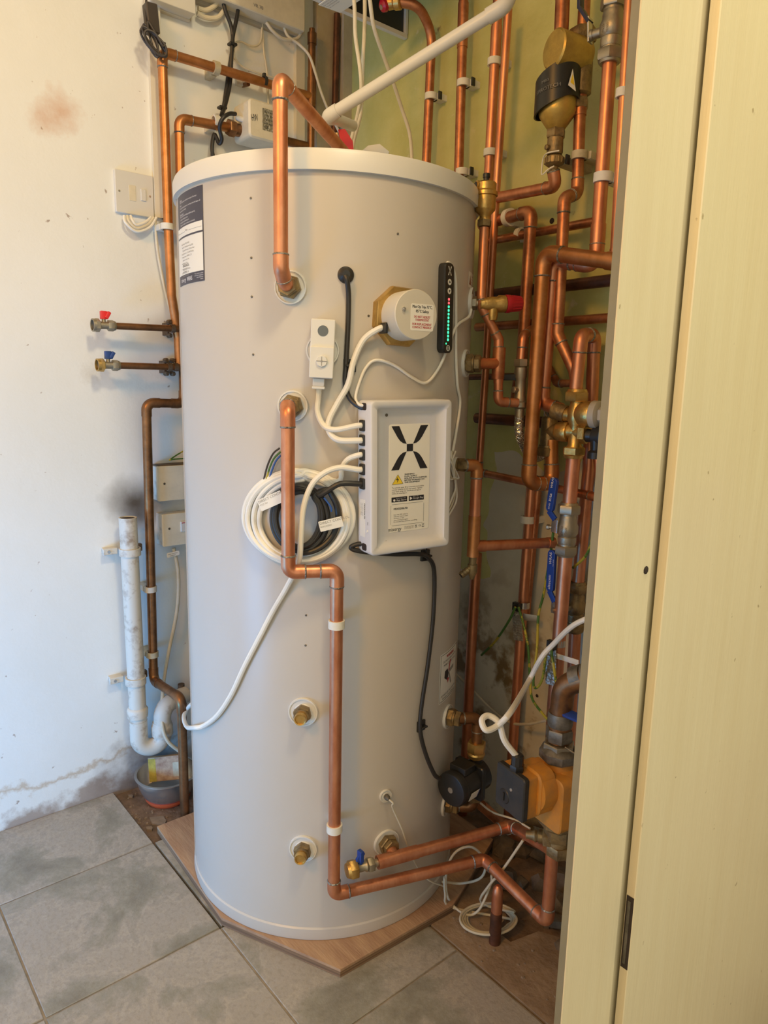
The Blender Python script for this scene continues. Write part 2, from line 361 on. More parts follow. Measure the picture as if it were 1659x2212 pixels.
def m_cream(nt, b, N):
    tc = nt.nodes.new('ShaderNodeTexCoord'); s = tc.outputs['Object']
    mp = nt.nodes.new('ShaderNodeMapping'); mp.inputs['Scale'].default_value = (8, 8, .6); nt.links.new(s, mp.inputs[0])
    col = mix(nt, ramp(nt, noise(nt, mp.outputs[0], 6), .3, (0, 0, 0), .7, (1, 1, 1)), (.66, .57, .37), (.70, .62, .42))
    col = mix(nt, math_(nt, 'MULTIPLY', ramp(nt, noise(nt, s, 4), .4, (0, 0, 0), .7, (1, 1, 1)), .35), col, (.66, .55, .38))
    sk = ramp(nt, noise(nt, s, 60, 3, .5), .235, (1, 1, 1), .265, (0, 0, 0)); col = mix(nt, math_(nt, 'MULTIPLY', sk, .7), col, (.28, .2, .1))
    nt.links.new(col, b.inputs['Base Color']); b.inputs['Roughness'].default_value = .42; bumpn(nt, b, noise(nt, mp.outputs[0], 14), .18)
paint_mat('cream_gloss', m_cream)
def m_tile(nt, b, N):
    tc = nt.nodes.new('ShaderNodeTexCoord'); oi = nt.nodes.new('ShaderNodeObjectInfo'); ad = nt.nodes.new('ShaderNodeVectorMath'); ad.operation = 'MULTIPLY_ADD'
    cb = nt.nodes.new('ShaderNodeCombineXYZ'); nt.links.new(oi.outputs['Random'], cb.inputs[0]); nt.links.new(oi.outputs['Random'], cb.inputs[1])
    nt.links.new(cb.outputs[0], ad.inputs[0]); ad.inputs[1].default_value = (7, 11, 0); nt.links.new(tc.outputs['Object'], ad.inputs[2]); s = ad.outputs[0]
    g = nt.nodes.new('ShaderNodeTexNoise'); g.inputs['Scale'].default_value = 6.0; g.inputs['Detail'].default_value = 12; g.inputs['Roughness'].default_value = .68; g.inputs['Distortion'].default_value = .35
    nt.links.new(s, g.inputs['Vector'])
    r = nt.nodes.new('ShaderNodeValToRGB'); e = r.color_ramp.elements
    e[0].position = .33; e[0].color = (.20, .188, .16, 1); e[1].position = .72; e[1].color = (.37, .335, .30, 1)
    for p, c in ((.44, (.27, .26, .22, 1)), (.505, (.34, .315, .285, 1)), (.52, (.39, .355, .31, 1)), (.55, (.34, .315, .28, 1))):
        k = e.new(p); k.color = c
    nt.links.new(g.outputs['Fac'], r.inputs[0])
    col = mix(nt, math_(nt, 'MULTIPLY', ramp(nt, noise(nt, s, 110, 2), .35, (1, 1, 1), .5, (0, 0, 0)), .25), r.outputs[0], (.18, .17, .13))
    nt.links.new(col, b.inputs['Base Color']); b.inputs['Roughness'].default_value = .48; bumpn(nt, b, noise(nt, s, 22, 10, .7), .6)
paint_mat('slate_tile', m_tile)
mat('dirt', (0.24, 0.16, 0.11), 0.95, scale=14, col2=(0.10, 0.065, 0.04), bump=1.0, bscale=70)
mat('grout', (0.34, 0.29, 0.23), 0.9, var=.4, scale=30)
mat('concrete', (0.34, 0.25, 0.17), 0.9, scale=8, col2=(0.20, 0.135, 0.085), bump=.7, bscale=60)
mat('plywood', (0.46, 0.30, 0.18), 0.75, scale=9, col2=(0.34, 0.20, 0.12), bump=.25, bscale=40, stretch=(1, 6, 1))
mat('ply_edge', (0.30, 0.18, 0.10), 0.8, scale=3, col2=(0.10, 0.06, 0.035), stretch=(1, 1, 90))
mat('ceiling_paint', (0.72, 0.68, 0.58), 0.7, var=.05, scale=4)
mat('old_board', (0.55, 0.48, 0.36), 0.6, scale=9, col2=(0.42, 0.35, 0.25), bump=.2)
mat('trunking', (0.76, 0.71, 0.58), 0.5, var=.06, scale=12)
mat('jamb_edge_shade', (0.24, 0.215, 0.15), 0.6, var=.2, scale=12)  # cream jamb edge with its shade painted into the colour

struct('wall_left', B().box((WX-.1, -2.6, -.06), (WX, WY+.1, 2.45)), 'left_wall_paint')
struct('wall_back', B().box((WX, WY, -.06), (.4, WY+.1, 2.45)), 'back_wall_paint')
struct('ceiling', B().box((WX-.1, -2.6, 2.45), (.4, WY+.1, 2.5)), 'ceiling_paint')
floor = struct('floor', B().box((WX, -2.6, -.06), (1.2, WY, -.012)), 'dirt')
gr = B().box((WX, -2.6, -.0119), (1.2, .56, -.0025)).box((-1.1385, .56, -.0119), (.3, .892, -.0025))
struct('grout_bed', gr, 'grout', floor)
JX = [-1.738, -1.4735, -1.1385, -.8035, -.4685, -.1335, .2015, .5365]; JY = [-.42, -.092, .236, .562, .890]
g = .0018
for i in range(len(JX)-1):
    for j in range(len(JY)-1):
        if j == 3 and (i < 2 or i > 4): continue
        x0, x1, y0, y1 = JX[i]+g, JX[i+1]-g, JY[j]+g, JY[j+1]-g
        c = V(((x0+x1)/2, (y0+y1)/2, 0)); b = B().rbox(Fr(c, (1, 0, 0), (0, 1, 0), Z), 0, 0, x1-x0, y1-y0, -.0025, random.uniform(-.0004, .0004), .001, .0012, 1)
        o = mesh_obj('tile', b, 'slate_tile', floor, c); o.location = c
c = V((-1.306, .578, 0)); b = B().poly(Fr(c, (1, 0, 0), (0, 1, 0), Z), [(-.165, -.013), (.165, -.013), (.162, .004), (.02, .018), (-.165, .022)], -.010, .0005)
o = mesh_obj('tile', b, 'slate_tile', floor, c); o.location = c
# concrete slab with a broken far edge
pts = [(-.93, .895), (-.30, .895), (-.30, 1.02)]+[(x, y) for x, y in [(-.42, 1.03), (-.5, 1.0), (-.56, 1.03), (-.61, 1.0), (-.66, 1.04), (-.70, 1.07), (-.735, 1.05), (-.752, .985), (-.79, .985), (-.80, 1.03), (-.84, 1.06), (-.90, 1.10), (-.94, 1.0)]]
struct('concrete_patch', B().poly(Fr(V((0, 0, 0)), (1, 0, 0), (0, 1, 0), Z), pts, -.011, .001), 'concrete', floor)
rb = B()
for k in range(70):
    x = random.uniform(-.98, -.35); y = random.uniform(1.03, 1.27); r = random.uniform(.008, .038)
    if x < -.8 and y < 1.1: continue
    rb.lathe((x, y, -.012), (random.uniform(-.4, .4), random.uniform(-.4, .4), 1), [(r*.9, 0), (r*random.uniform(.8, 1.1), r*.5), (r*.5, r*random.uniform(.7, 1.2))], random.choice((5, 6, 7)), rot=random.random()*3)
o = struct('rubble', rb, 'stone', floor); o['kind'] = 'stuff'
cb = B()
for k in range(110):
    if k < 60: p = AZ(random.uniform(255, 350), random.uniform(1700, 1800), 0); x, y = p.x+random.uniform(-.03, .03), p.y+random.uniform(-.0, .05)
    else: x = random.uniform(-.93, -.45); y = random.uniform(.90, 1.02)
    if k < 60 and not (y > .565 and x > WX+.02 and x < -1.52): continue
    r = random.uniform(.0012, .0045); cb.lathe((x, y, .001 if k >= 60 else -.012), Z, [(r, 0), (r*.7, r*.6)], 5, rot=random.random()*3)
o = struct('debris', cb, 'chip', floor); o['kind'] = 'stuff'
for (px, py, s) in ((340, 1775, .022), (282, 1722, .007), (322, 1792, .009)):
    p = AZ(px, py, -.012); b = B().poly(Fr(p, (1, 0, 0), (0, 1, 0), Z), [(-s, -s*.5), (s*.2, -s*.7), (s*1.3, s*.3), (s*.7, s*.75), (-s*.3, s*.8)], 0, .005)
    single('plaster_chip', b, 'chip', {340: 'large flake of plaster on the dirt floor by the bowl', 282: 'small pale plaster crumb near the wall foot', 322: 'small plaster crumb beside the plywood corner'}[px], 'debris', p)
# board under the tank
bp_ = [(-1.502, .583), (-1.141, .566), (-.892, .675), (-.878, .952), (-.97, 1.18), (-1.50, 1.20)]
T = Thing('plywood_board', 'bare plywood base board with cut front corner under the water tank', 'board', (-1.2, .86, 0))
T.part('board', B().poly(Fr(V((0, 0, 0)), (1, 0, 0), (0, 1, 0), Z), bp_, .013, .018), 'plywood')
T.part('ply_edge', B().poly(Fr(V((0, 0, 0)), (1, 0, 0), (0, 1, 0), Z), [(x*.9985-.0018, y) for x, y in bp_], .0008, .0129), 'ply_edge')

# door frame on the right and the door panel beside it
FXP = -.35
def fy(px, py): return AX(px, py, FXP).y
y0 = fy(1300, 1106); y1 = fy(1417, 1106); y2 = fy(1450, 1106)
struct('trim_1', B().box((FXP-.0015, y0, 0), (FXP, y1, 2.44)), 'cream_gloss')
struct('trim_2', B().box((FXP-.0095, y0+.0003, 0), (FXP-.0017, y1, 2.44)), 'jamb_edge_shade')  # edge of the jamb, darkened in its colour to read as shaded
struct('wall_right', B().box((FXP-.11, y1+.085, 0), (FXP-.09, WY-.002, 2.44)), 'ceiling_paint')
struct('trim_7', B().box((FXP-.015, y1+.0002, 0), (FXP-.005, y1+.06, 2.44)), 'cream_gloss')  # backing added behind the door gap so it looks less dark
yd = AX(1452, 1106, FXP+.010).y
dr = struct('door_1', B().rbox(Fr(V((FXP, yd+.4, 1.22)), (0, 1, 0), (0, 0, 1), (1, 0, 0)), 0, 0, .8, 2.42, 0, .010, .001, .001, 2), 'cream_gloss')
hz0 = AX(1356, 1955, FXP+.01).z; hz1 = AX(1353, 2100, FXP+.01).z
struct('hinge_recess', B().box((FXP+.0008, yd-.0006, hz1), (FXP+.0092, yd+.003, hz0)), 'hole_shade', dr)  # dark block painted as the shade inside the hinge cut-out
struct('hinge_leaf', B().box((FXP+.003, yd-.0014, hz1+.006), (FXP+.0062, yd+.001, hz0-.006)), 'grey_metal', dr)
for (px, py, r) in ((1397, 1232, .0035),):
    p = AX(px, py, FXP+.001); single('screw_hole', B().lathe(p-V((.004, 0, 0)), (1, 0, 0), [(r, 0), (r*1.2, .0035), (r*.6, .0045)], 9), 'hole_shade', 'dark splintered hole in the cream door frame', 'hole', p)

# battens and trunking on the left wall
def onleft(px, py, d=0.0): return AX(px, py, WX+d)
p0 = onleft(322, 200); p1 = onleft(345, 200)
struct('trim_3', B().box((WX, p0.y, onleft(330, 470).z), (WX+.012, p1.y, 2.44)).box((WX, p1.y-.007, onleft(330, 470).z), (WX+.017, p1.y, 2.44)), 'trunking')
pa = onleft(640, 200).y
struct('trim_4', B().box((WX, onleft(634, 200).y, 1.0), (WX+.014, onleft(652, 200).y, 2.44)), 'trunking')
struct('trim_5', B().box((WX, onleft(676, 150).y, .2), (WX+.02, WY-.0, 2.44)), 'old_board')
struct('trim_6', B().box((WX+.001, WY-.03, .2), (WX+.045, WY, 2.44)), 'old_board')
# ================================================================== THE TANK
zs, zt = 1.3975, 1.4316
tank = Thing('hot_water_tank', 'tall white cylindrical hot water tank standing on the plywood board', 'water tank', (TC.x, TC.y, .018))
tank.part('body', B().lathe(TC, Z, [(TR, .040), (TR, zs+.004)], 128), 'tank_white')
sd = FC(397, 1100); na = math.atan2(sd.n.y, sd.n.x)
def cyl(th, z, off=0.0): return V((TC.x+(TR+off)*math.cos(th), TC.y+(TR+off)*math.sin(th), z))
sb = B(); sb.add([cyl(na+dt/TR, z, of) for z in (.045, zs) for dt, of in ((0, .0002), (0, .0022), (.007, .0022), (.007, .0002))], [(0, 1, 5, 4), (1, 2, 6, 5), (2, 3, 7, 6)])
tank.part('side_seam', sb, 'tank_white')
tank.part('lid', B().lathe(TC, Z, [(TR+.001, zs), (TR+.007, zs), (TR+.0075, zs+.026), (TR+.005, zs+.032), (TR-.002, zt), (TR-.05, zt+.0015)], 128), 'white_plastic', sharp=50)
tank.part('base_ring', B().lathe(TC, Z, [(TR-.002, .018), (TR+.003, .019), (TR+.004, .024), (TR+.003, .041), (TR+.0005, .0435)], 128), 'tank_white')
for px, py in ((542, 428), (543, 557), (544, 641), (547, 766), (859, 505), (661, 1329), (660, 1394), (796, 682)):
    F = FC(px, py); tank.part('rivet', B().lathe(F.o, F.n, [(.0019, -.001), (.0019, .0008), (.0012, .0013)], 10), 'grey_metal')
def collar(px, py, r=.027, off=.0):
    F = FC(px, py); tank.part('port_collar', B().lathe(F.o, F.n, [(r, -.012), (r, .003), (r*.985, .0045), (r*.90, .0045), (r*.88, .0025), (r*.6, .0025), (r*.55, .004)], 36), 'white_plastic'); return F
P1 = collar(628, 621); P2 = collar(633, 877, .026); P3 = collar(655, 1537, .027); P4 = collar(655, 1832, .0265); P5 = collar(834, 1819, .0265); P6 = collar(832, 1718, .0125)
PT = collar(697, 757, .0275)
R1p = collar(1017, 655, .029); R2p = collar(1005, 785, .026); R3p = collar(984, 1003, .014); R4p = collar(966, 1547, .025); R5p = collar(962, 1734, .027)
for F, lb in ((P3, 'upper'), (P4, 'lower')):
    nb = B().nut(F.o, F.n, .0165, .003, .018, rot=.2).lathe(F.o, F.n, [(.0135, .018), (.0135, .023)], 20)
    no = tank.part('port_nut', nb, 'brass_dull')
    tank.part('blanking_cap', B().lathe(F(.0, -.0), F.n, [(.011, .022), (.0115, .030), (.0105, .034), (.0085, .0335), (.008, .031)], 20), 'brass', parent=no)
for F in (P1, P2, P5):
    tank.part('port_nut', B().nut(F.o, F.n, .0195, .003, .016, rot=.3).nut(F.o, F.n, .0165, .016, .026, rot=.1), 'brass_dull')
for F in (R2p, R4p, R5p):
    tank.part('port_nut', B().nut(F.o, F.n, .0185, .003, .016, rot=.3).lathe(F.o, F.n, [(.016, .016), (.016, .019)], 20).nut(F.o, F.n, .0165, .019, .030, rot=.1), 'brass_dull')
tank.part('port_nut', B().nut(R1p.o, R1p.n, .013, .003, .012).lathe(R1p.o, R1p.n, [(.010, .012), (.010, .022)], 20), 'nickel', 'nickel relief valve nut')
tank.part('port_nut', B().lathe(R3p.o, R3p.n, [(.013, 0), (.012, .008)], 20).nut(R3p.o, R3p.n, .0125, .008, .028), 'brass_dull')
tank.part('sensor_gland', B().lathe(P6.o, P6.n, [(.0055, 0), (.0055, .010), (.003, .016)], 12), 'grey_metal')

# ---- sheets of print stuck round the tank
def wrap(F0, dy=0):
    th0 = math.atan2(F0.n.y, F0.n.x); z0 = F0.o.z
    return lambda a, b, c: cyl(th0+a/TR, z0+b, c)
def wsheet(b, mf, a0, a1, b0, b1, c, n=14):
    vs = []; 
    for i in range(n+1):
        a = a0+(a1-a0)*i/n; vs += [mf(a, b0, c-.0003), mf(a, b0, c), mf(a, b1, c), mf(a, b1, c-.0003)]
    fs = [(4*i+k, 4*i+(k+1) % 4, 4*i+4+(k+1) % 4, 4*i+4+k) for i in range(n) for k in range(4)]+[(3, 2, 1, 0), (4*n, 4*n+1, 4*n+2, 4*n+3)]
    return b.add(vs, fs)
# information label, far left
FL = FC(440, 500); zt1 = AC(440, 398).z; zb1 = AC(440, 605).z; zb1 = AC(441, 606).z
mf = wrap(FL); hgt = zt1-zb1; zc = FL.o.z; top = zt1-zc; bot = zb1-zc; wl = .122
T = Thing('information_label', 'dark navy and white information sticker high on the left flank of the tank', 'label', FL.o)
T.part('sheet', wsheet(B(), mf, -wl, 0, bot, top, .0007, 20), 'label_navy')
wp = B(); s_ = hgt/207
wsheet(wp, mf, -wl+.001, -.0025, bot+(606-495)*s_, bot+(606-474)*s_, .0010, 18); wsheet(wp, mf, -wl+.001, -.0022, bot+23*s_, bot+(606-499)*s_, .0010, 18)
T.part('white_panel', wp, 'label_white', 'white printed panels')
tx = B(); L = [(.075, 'What to do if', .005), (.064, 'This hot water storage unit is an important part of the water', .0045), (.056, 'system in your home.', .0045), (.046, 'If you smell burning or overheating switch the heater off', .0045), (.038, 'and contact an electrician immediately', .0045)]
k = top-.006
for s, sz in (('Important', .0062), ('This unit requires an annual service as part of the water', .0042), ('supply.', .0042), ('If it should lose its pressure or overheat, switch the heater off', .0042), ('and contact the installer.', .0042), ('Service records', .0060), ('Must only be replaced including regulation approval,', .0042), ('serviced by a competent person.', .0042), ('Use only genuine replacement parts', .0042), ('To preserve installation warranty you must annually', .0042), ('service', .0042)):
    text(tx, None, s, -.098, k-sz, sz*.92, .0011, mapf=mf, width=.0014*len(s), bold=.05 if sz > .005 else 0); k -= s_*6.4
text(tx, None, 'mixergy', -.102, bot+.005, .0105, .0011, mapf=mf, width=.030); text(tx, None, 'WRAS', -.066, bot+.0045, .0105, .0011, mapf=mf, width=.024, bold=.02)
for i, s in enumerate(('This product is certified', 'to the water regulations', 'approved product', 'scheme')): text(tx, None, s, -.003, bot+.0125-i*.0032, .003, .0011, align='r', mapf=mf)
T.part('lettering', tx, 'ink_white')
tx = B(); yb = bot+(606-474)*s_
text(tx, None, 'Date', -wl+.004, yb-.009, .0045, .0013, mapf=mf); text(tx, None, 'Name', -.068, yb-.009, .0045, .0013, mapf=mf)
for a0, a1, o in ((-wl+.015, -.072, .009), (-.053, -.005, .009), (-wl+.004, -.072, .0185), (-.07, -.005, .0185)): wsheet(tx, mf, a0, a1, yb-o-.0004, yb-o, .0013, 4)
k = bot+(606-499)*s_-.012
for i, s in enumerate(('Model Name: MX-210-ELE', 'Serial No: Manufactured Aug 2023', 'Maximum Working: 210 litres 6 bar', 'Standing heat loss: 1.15 kWh/24h day', 'Heating element: 3000W, 2.75', 'Expansion valve: 6 bar', 'Inlet Pressure: 3 bar', 'Tank Material: Stainless', 'Design pressure: 6.0 bar', 'Safety Temperature: 85', 'The Current Standard')): text(tx, None, s, -.094+(i % 3)*.003, k-i*.0054, .0040, .0013, mapf=mf)
text(tx, None, 'MX020670', -.088, bot+23*s_+.013, .0072, .0013, mapf=mf); 
text(tx, None, 'For installation and service', -.096, bot+23*s_+.009, .0032, .0013, mapf=mf); text(tx, None, 'www.mixergy.co', -.088, bot+23*s_+.004, .0034, .0013, mapf=mf, bold=.02)
T.part('print', tx, 'ink_grey')
# warning label low on the right
FR = FC(950, 1450); mf = wrap(FR); zt1 = AC(950, 1417).z-FR.o.z; zb1 = AC(948, 1523).z-FR.o.z; ww = .095
T = Thing('warning_label', 'white bordered pump connection warning sticker low on the right flank', 'label', FR.o)
T.part('sheet', wsheet(B(), mf, 0, ww, zb1, zt1, .0006), 'label_white')
lb = B(); q = .0025
for a0, a1, b0, b1 in ((q, ww-q, zt1-q-.0008, zt1-q), (q, ww-q, zb1+q, zb1+q+.0008), (q, q+.0007, zb1+q, zt1-q), (ww-q-.0007, ww-q, zb1+q, zt1-q)): wsheet(lb, mf, a0, a1, b0, b1, .0009, 8)
text(lb, None, 'DO NOT OVER TIGHTEN', ww/2, zt1-.021, .0065, .0010, 'c', mapf=mf, width=.07); text(lb, None, 'PUMP CONNECTIONS', ww/2, zt1-.029, .0065, .0010, 'c', mapf=mf, width=.064)
text(lb, None, 'ALWAYS USE TWO SPANNERS', ww/2, zb1+.0125, .006, .0010, 'c', mapf=mf, width=.08); text(lb, None, 'WHEN TIGHTENING', ww/2, zb1+.0055, .006, .0010, 'c', mapf=mf, width=.07)
def wpoly(b, mf, pts, c): 
    n = len(pts); return b.add([mf(x, y, c-.0002) for x, y in pts]+[mf(x, y, c) for x, y in pts], [tuple(range(n))[::-1], tuple(range(n, 2*n))])
zm = (zt1+zb1)/2
wpoly(lb, mf, [(.022, zm+.012), (.034, zm+.014), (.040, zm+.004), (.038, zm-.006), (.030, zm-.009), (.020, zm-.002)], .0010)
T.part('print', lb, 'ink'); rd = B(); text(rd, None, 'WARNING', ww/2, zt1-.0135, .009, .0010, 'c', mapf=mf, width=.042, bold=.02)
wpoly(rd, mf, [(.046, zm+.030), (.050, zm+.029), (.043, zm+.008), (.038, zm+.008)], .0012); wpoly(rd, mf, [(.032, zm-.006), (.037, zm-.018), (.043, zm-.008)], .0012)
T.part('red_print', rd, 'ink_red'); gy = B()
wpoly(gy, mf, [(.040, zm+.010), (.070, zm+.012), (.070, zm+.005), (.044, zm+.002)], .0011); wpoly(gy, mf, [(.038, zm+.005), (.045, zm+.003), (.058, zm-.022), (.052, zm-.024)], .0011)
T.part('spanner_print', gy, 'ink_grey')
# small warning patch beside the vent pipe
F = FC(1012, 600); mf = wrap(F); T = Thing('caution_sticker', 'small beige caution sticker near the top right edge of the tank', 'label', F.o)
T.part('sheet', wsheet(B(), mf, .0, .05, -.016, .012, .0006), 'label_white'); lb = B(); wpoly(lb, mf, [(.004, -.011), (.020, -.011), (.012, .006)], .0009)
for i, s in enumerate(('WARNING', 'before', 'servicing', 'isolate supply')): text(lb, None, s, .023, .004-i*.005, .004, .0009, mapf=mf)
T.part('print', lb, 'ink_brown')

# ---- the big immersion heater cover
F = FC(861, 685, 0.0); Fh = F
T = Thing('immersion_heater', 'round white immersion heater cover over a big hexagonal brass flange', 'heater', F.o)
T.part('flange', B().lathe(F.o, F.n, [(.051, -.004), (.051, .009), (.049, .012)], 8, rot=.35), 'brass')
r = .0395; T.part('cover', B().lathe(F.o, F.n, [(r, .006), (r, .056), (r-.0012, .0575), (r-.012, .0575)], 64), 'heater_cream')
G = F.shift(0, 0, .0575)
T.part('cable_slot', B().rbox(Fr(F(-r+.0035, -.021, .018), F.n, F.u, -F.t), 0, 0, .022, .017, 0, .0045, .001, .0005, 2), 'black_plastic')
T.part('screw', B().nut(G(-.024, .007), G.n, .0036, -.001, .003).lathe(G(-.024, .007), G.n, [(.002, .003), (.0018, .005)], 10), 'steel')
lw, lh = .043, .042
T.part('label_sheet', B().rbox(G, .011, -.004, lw, lh, 0, .0003, .003, .0001), 'label_white')
tx = B(); 
for s, y, w_ in (('Max Op Trip 75°C,', .0105, .037), ('85°C Safety', .0035, .024)): text(tx, G, s, .011, y, .0062, .0004, 'c', w_, bold=.02)
T.part('lettering', tx, 'ink'); tx = B()
for s, y, w_ in (('DO NOT ADJUST', -.005, .030), ('THERMOSTAT', -.0098, .026), ('FOR REPLACEMENT', -.0165, .036), ('CONTACT MIXERGY', -.0213, .036)): text(tx, G, s, .011, y, .0053, .0004, 'c', w_, bold=.015)
T.part('red_lettering', tx, 'ink_red', 'red printed lines')

# ---- strap-on thermostat
F = FC(697, 766, 0.004).rot(math.radians(-2)); T = Thing('tank_thermostat', 'white box thermostat with grey dot and hexagonal knob left of the immersion heater', 'thermostat', F.o)
w, h = .0385, .0915; T.part('housing', B().rbox(F, 0, .0085, w, h, .0, .026, .002, .0012).rbox(F, 0, -.0135, w, h*.54, .02, .031, .002, .0012), 'white_plastic')
T.part('knob', B().lathe(F(.0, -.0115), F.n, [(.0095, .030), (.0092, .034), (.0085, .0345)], 8), 'white_plastic')
T.part('knob_mark', B().rbox(F, 0, -.0115, .017, .0012, .0344, .0349, .0002, .0001, 1).rbox(F, 0, -.0115, .0012, .014, .0344, .0349, .0002, .0001, 1).lathe(F(0, -.0115), F.n, [(.0016, .0344), (.0016, .0352)], 10), 'ink_grey')
T.part('grey_button', B().lathe(F(0, .036), F.n, [(.0085, .0255), (.0085, .0265)], 24), 'grey_dot', 'round grey button')
T.part('cable_gland', B().rbox(F, -.004, -.045, .019, .013, .004, .020, .002, .001).rbox(F, -.004, -.0535, .021, .005, .003, .021, .002, .001), 'white_plastic')

# ---- tank level gauge
F = FC(956, 667, 0.0).rot(math.radians(1.2)); T = Thing('tank_level_gauge', 'slim black touch gauge with green and red lit segments', 'display', F.o)
gw, gh = .0285, .152; T.part('body', B().rbox(F, 0, 0, gw, gh, 0, .014, .010, .002, 6), 'black_plastic')
wb = B(); c = .0143
def xlogo(b, F, a, bb, w, h, c):
    for sx in (-1, 1):
        for sy in (-1, 1):
            pts = [(.50, 1), (.29, 1), (.085, .14), (.20, .22), (.30, .38)] if 0 else [(1.0, 1.0), (.60, 1.0), (.17, .15), (.36, .20), (.62, .42)]
            q = [(a+sx*x*w/2, bb+sy*y*h/2) for x, y in pts]
            if sx*sy < 0: q = q[::-1]
            b.poly(F, q, c-.0002, c)
    return b.poly(F, [(a-.16*w/2, bb-.13*h/2), (a+.16*w/2, bb-.13*h/2), (a+.16*w/2, bb+.13*h/2), (a-.16*w/2, bb+.13*h/2)], c-.0002, c)
xlogo(wb, F, 0, .0625, .010, .015, c)
wb.lathe(F(0, .0440), F.n, [(.0052, .0138), (.0052, c)], 20).lathe(F(0, .0290), F.n, [(.0052, .0138), (.0052, c)], 20).ring(F(0, -.0675), F.n, .0038, .0052, .0138, c).ring(F(0, -.0675), F.n, .0016, .0024, .0138, c)
T.part('white_symbols', wb, 'label_white'); ib = B()
ib.poly(F, [(-.0024, .0427), (.0024, .0427), (0, .0467)], c-.0001, c+.0003).poly(F, [(-.0024, .0305), (0, .0265), (.0024, .0305)], c-.0001, c+.0003); T.part('arrows', ib, 'ink')
for k in range(12):
    T.part('lit_segment', B().rbox(F, -.001+.0000*k, .0150-k*.0062, .0046, .0045, .0135, .0146, .0017, .0003, 3), 'led_red' if k < 2 else 'led_green', 'red lit segment' if k < 2 else 'green lit segment')
T.part('lit_dot', B().lathe(F(-.0062, -.0600), F.n, [(.0015, .0135), (.0015, .0145)], 10), 'led_green')

# ---- controller
F = FC(862, 1024, .0); n0 = F.n
CW, CH, CD = .161, .258, .043
F = F.rot(math.radians(1.2)); T = Thing('tank_controller', 'light grey tank controller box with a black cross logo label', 'controller', F.o)
fo = B()
def ringface(b, F, rings):       # rings: list of (w, h, rad, c)
    n = 6; k0 = len(b.v); vs = []; N = 4*(n+1)
    for w, h, rad, c in rings:
        for (sx, sy, st) in ((1, 1, 0), (-1, 1, 1), (-1, -1, 2), (1, -1, 3)):
            for k in range(n+1):
                t = math.pi/2*(st+k/n); vs.append(F(sx*(w/2-rad)+rad*math.cos(t), sy*(h/2-rad)+rad*math.sin(t), c))
    fs = [(L*N+i, L*N+(i+1) % N, (L+1)*N+(i+1) % N, (L+1)*N+i) for L in range(len(rings)-1) for i in range(N)]
    fs += [tuple(range(N))[::-1], tuple((len(rings)-1)*N+i for i in range(N))]
    return b.add(vs, fs)
ringface(fo, F, [(CW, CH, .008, .0), (CW, CH, .008, CD-.003), (CW-.002, CH-.002, .007, CD-.0008), (CW-.006, CH-.006, .006, CD), (CW-.024, CH-.022, .006, CD-.0005), (CW-.027, CH-.026, .006, CD-.004), (CW-.050, CH-.044, .012, CD-.011)])
T.part('housing', fo, 'controller_grey', sharp=60)
G = F.shift(0, 0, CD-.011)
for yy in (.105, -.110): T.part('screw_hole', B().lathe(G(-.045, yy), G.n, [(.0026, 0), (.0026, .0008)], 12), 'grey_metal')
Lw, Lh = .082, .184; G = G.shift(.001, -.003); T.part('label_sheet', B().rbox(G, 0, 0, Lw, Lh, 0, .0005, .004, .0002), 'label_white')
tx = B(); u = Lw/655.; X = lambda x: (x-480)*u; Y = lambda y: Lh/2-(y-160)*(Lh/1850); c = .0009
def crv(b, F, pts): b.poly(F, pts, c-.0002, c)
for sx, sy in ((1, 1), (-1, 1), (1, -1), (-1, -1)):
    e = [(.0365, .037), (.0215, .037), (.0065, .0065), (.0135, .0080), (.0195, .0120), (.0245, .0180)]
    pts = [(sx*a, Y(560)+sy*b) for a, b in e]; crv(tx, G, pts if sx*sy > 0 else pts[::-1])
tx.poly(G, [(-.0062, Y(560)-.0062), (.0062, Y(560)-.0062), (.0062, Y(560)+.0062), (-.0062, Y(560)+.0062)], c-.0002, c)
for i, (s, w_) in enumerate((('WARNING!', 160), ('DUAL SUPPLY', 205), ('ISOLATE BOTH SUPPLIES', 365), ('BEFORE WORKING ON', 322), ('THIS EQUIPMENT', 252))): text(tx, G, s, X(398), Y(1025+i*35), .0034, c, width=w_*u, bold=.03)
for i, (s, w_) in enumerate((('To activate your 25 yr warranty and enable', 515), ('remote control of your hot water, register', 490), ('your tank using our iOS/Android app or', 470), ('online at mixergy.io', 235))): text(tx, G, s, X(200), Y(1245+i*33), .0033, c, width=w_*u)
text(tx, G, 'MX020670', X(232), Y(1618), .0050, c, width=218*u, bold=.01)
for i, (s, w_) in enumerate((('Scan the QR code to', 225), ('add your tank to your', 232), ('account or visit', 165), ('www.mixergy.io/register', 235), ('Protected by patents pending', 380))): text(tx, G, s, X(230), Y(1712+i*31), .0027, c, width=w_*u)
text(tx, G, 'mixergy', X(145), Y(1985), .0095, c, width=210*u)
for i in range(4): text(tx, G, ('Mixergy Ltd, Oxford', 'United Kingdom, OX5', 'product of the UK', 'mixergy.io')[i], X(555), Y(1930+i*14), .0014, c, 'r', 150*u)
text(tx, G, 'UK', X(592), Y(1940), .0030, c, 'c', bold=.03); text(tx, G, 'CA', X(592), Y(1968), .0030, c, 'c', bold=.03); text(tx, G, 'CE', X(655), Y(1955), .0042, c, 'c')
tx.bar(G(X(692), Y(1905), c), G(X(728), Y(1945), c), .0004, .0003).bar(G(X(728), Y(1905), c), G(X(692), Y(1945), c), .0004, .0003).rbox(G, X(711), Y(1965), 36*u, .0010, c-.0002, c, .0001, .00005, 1)
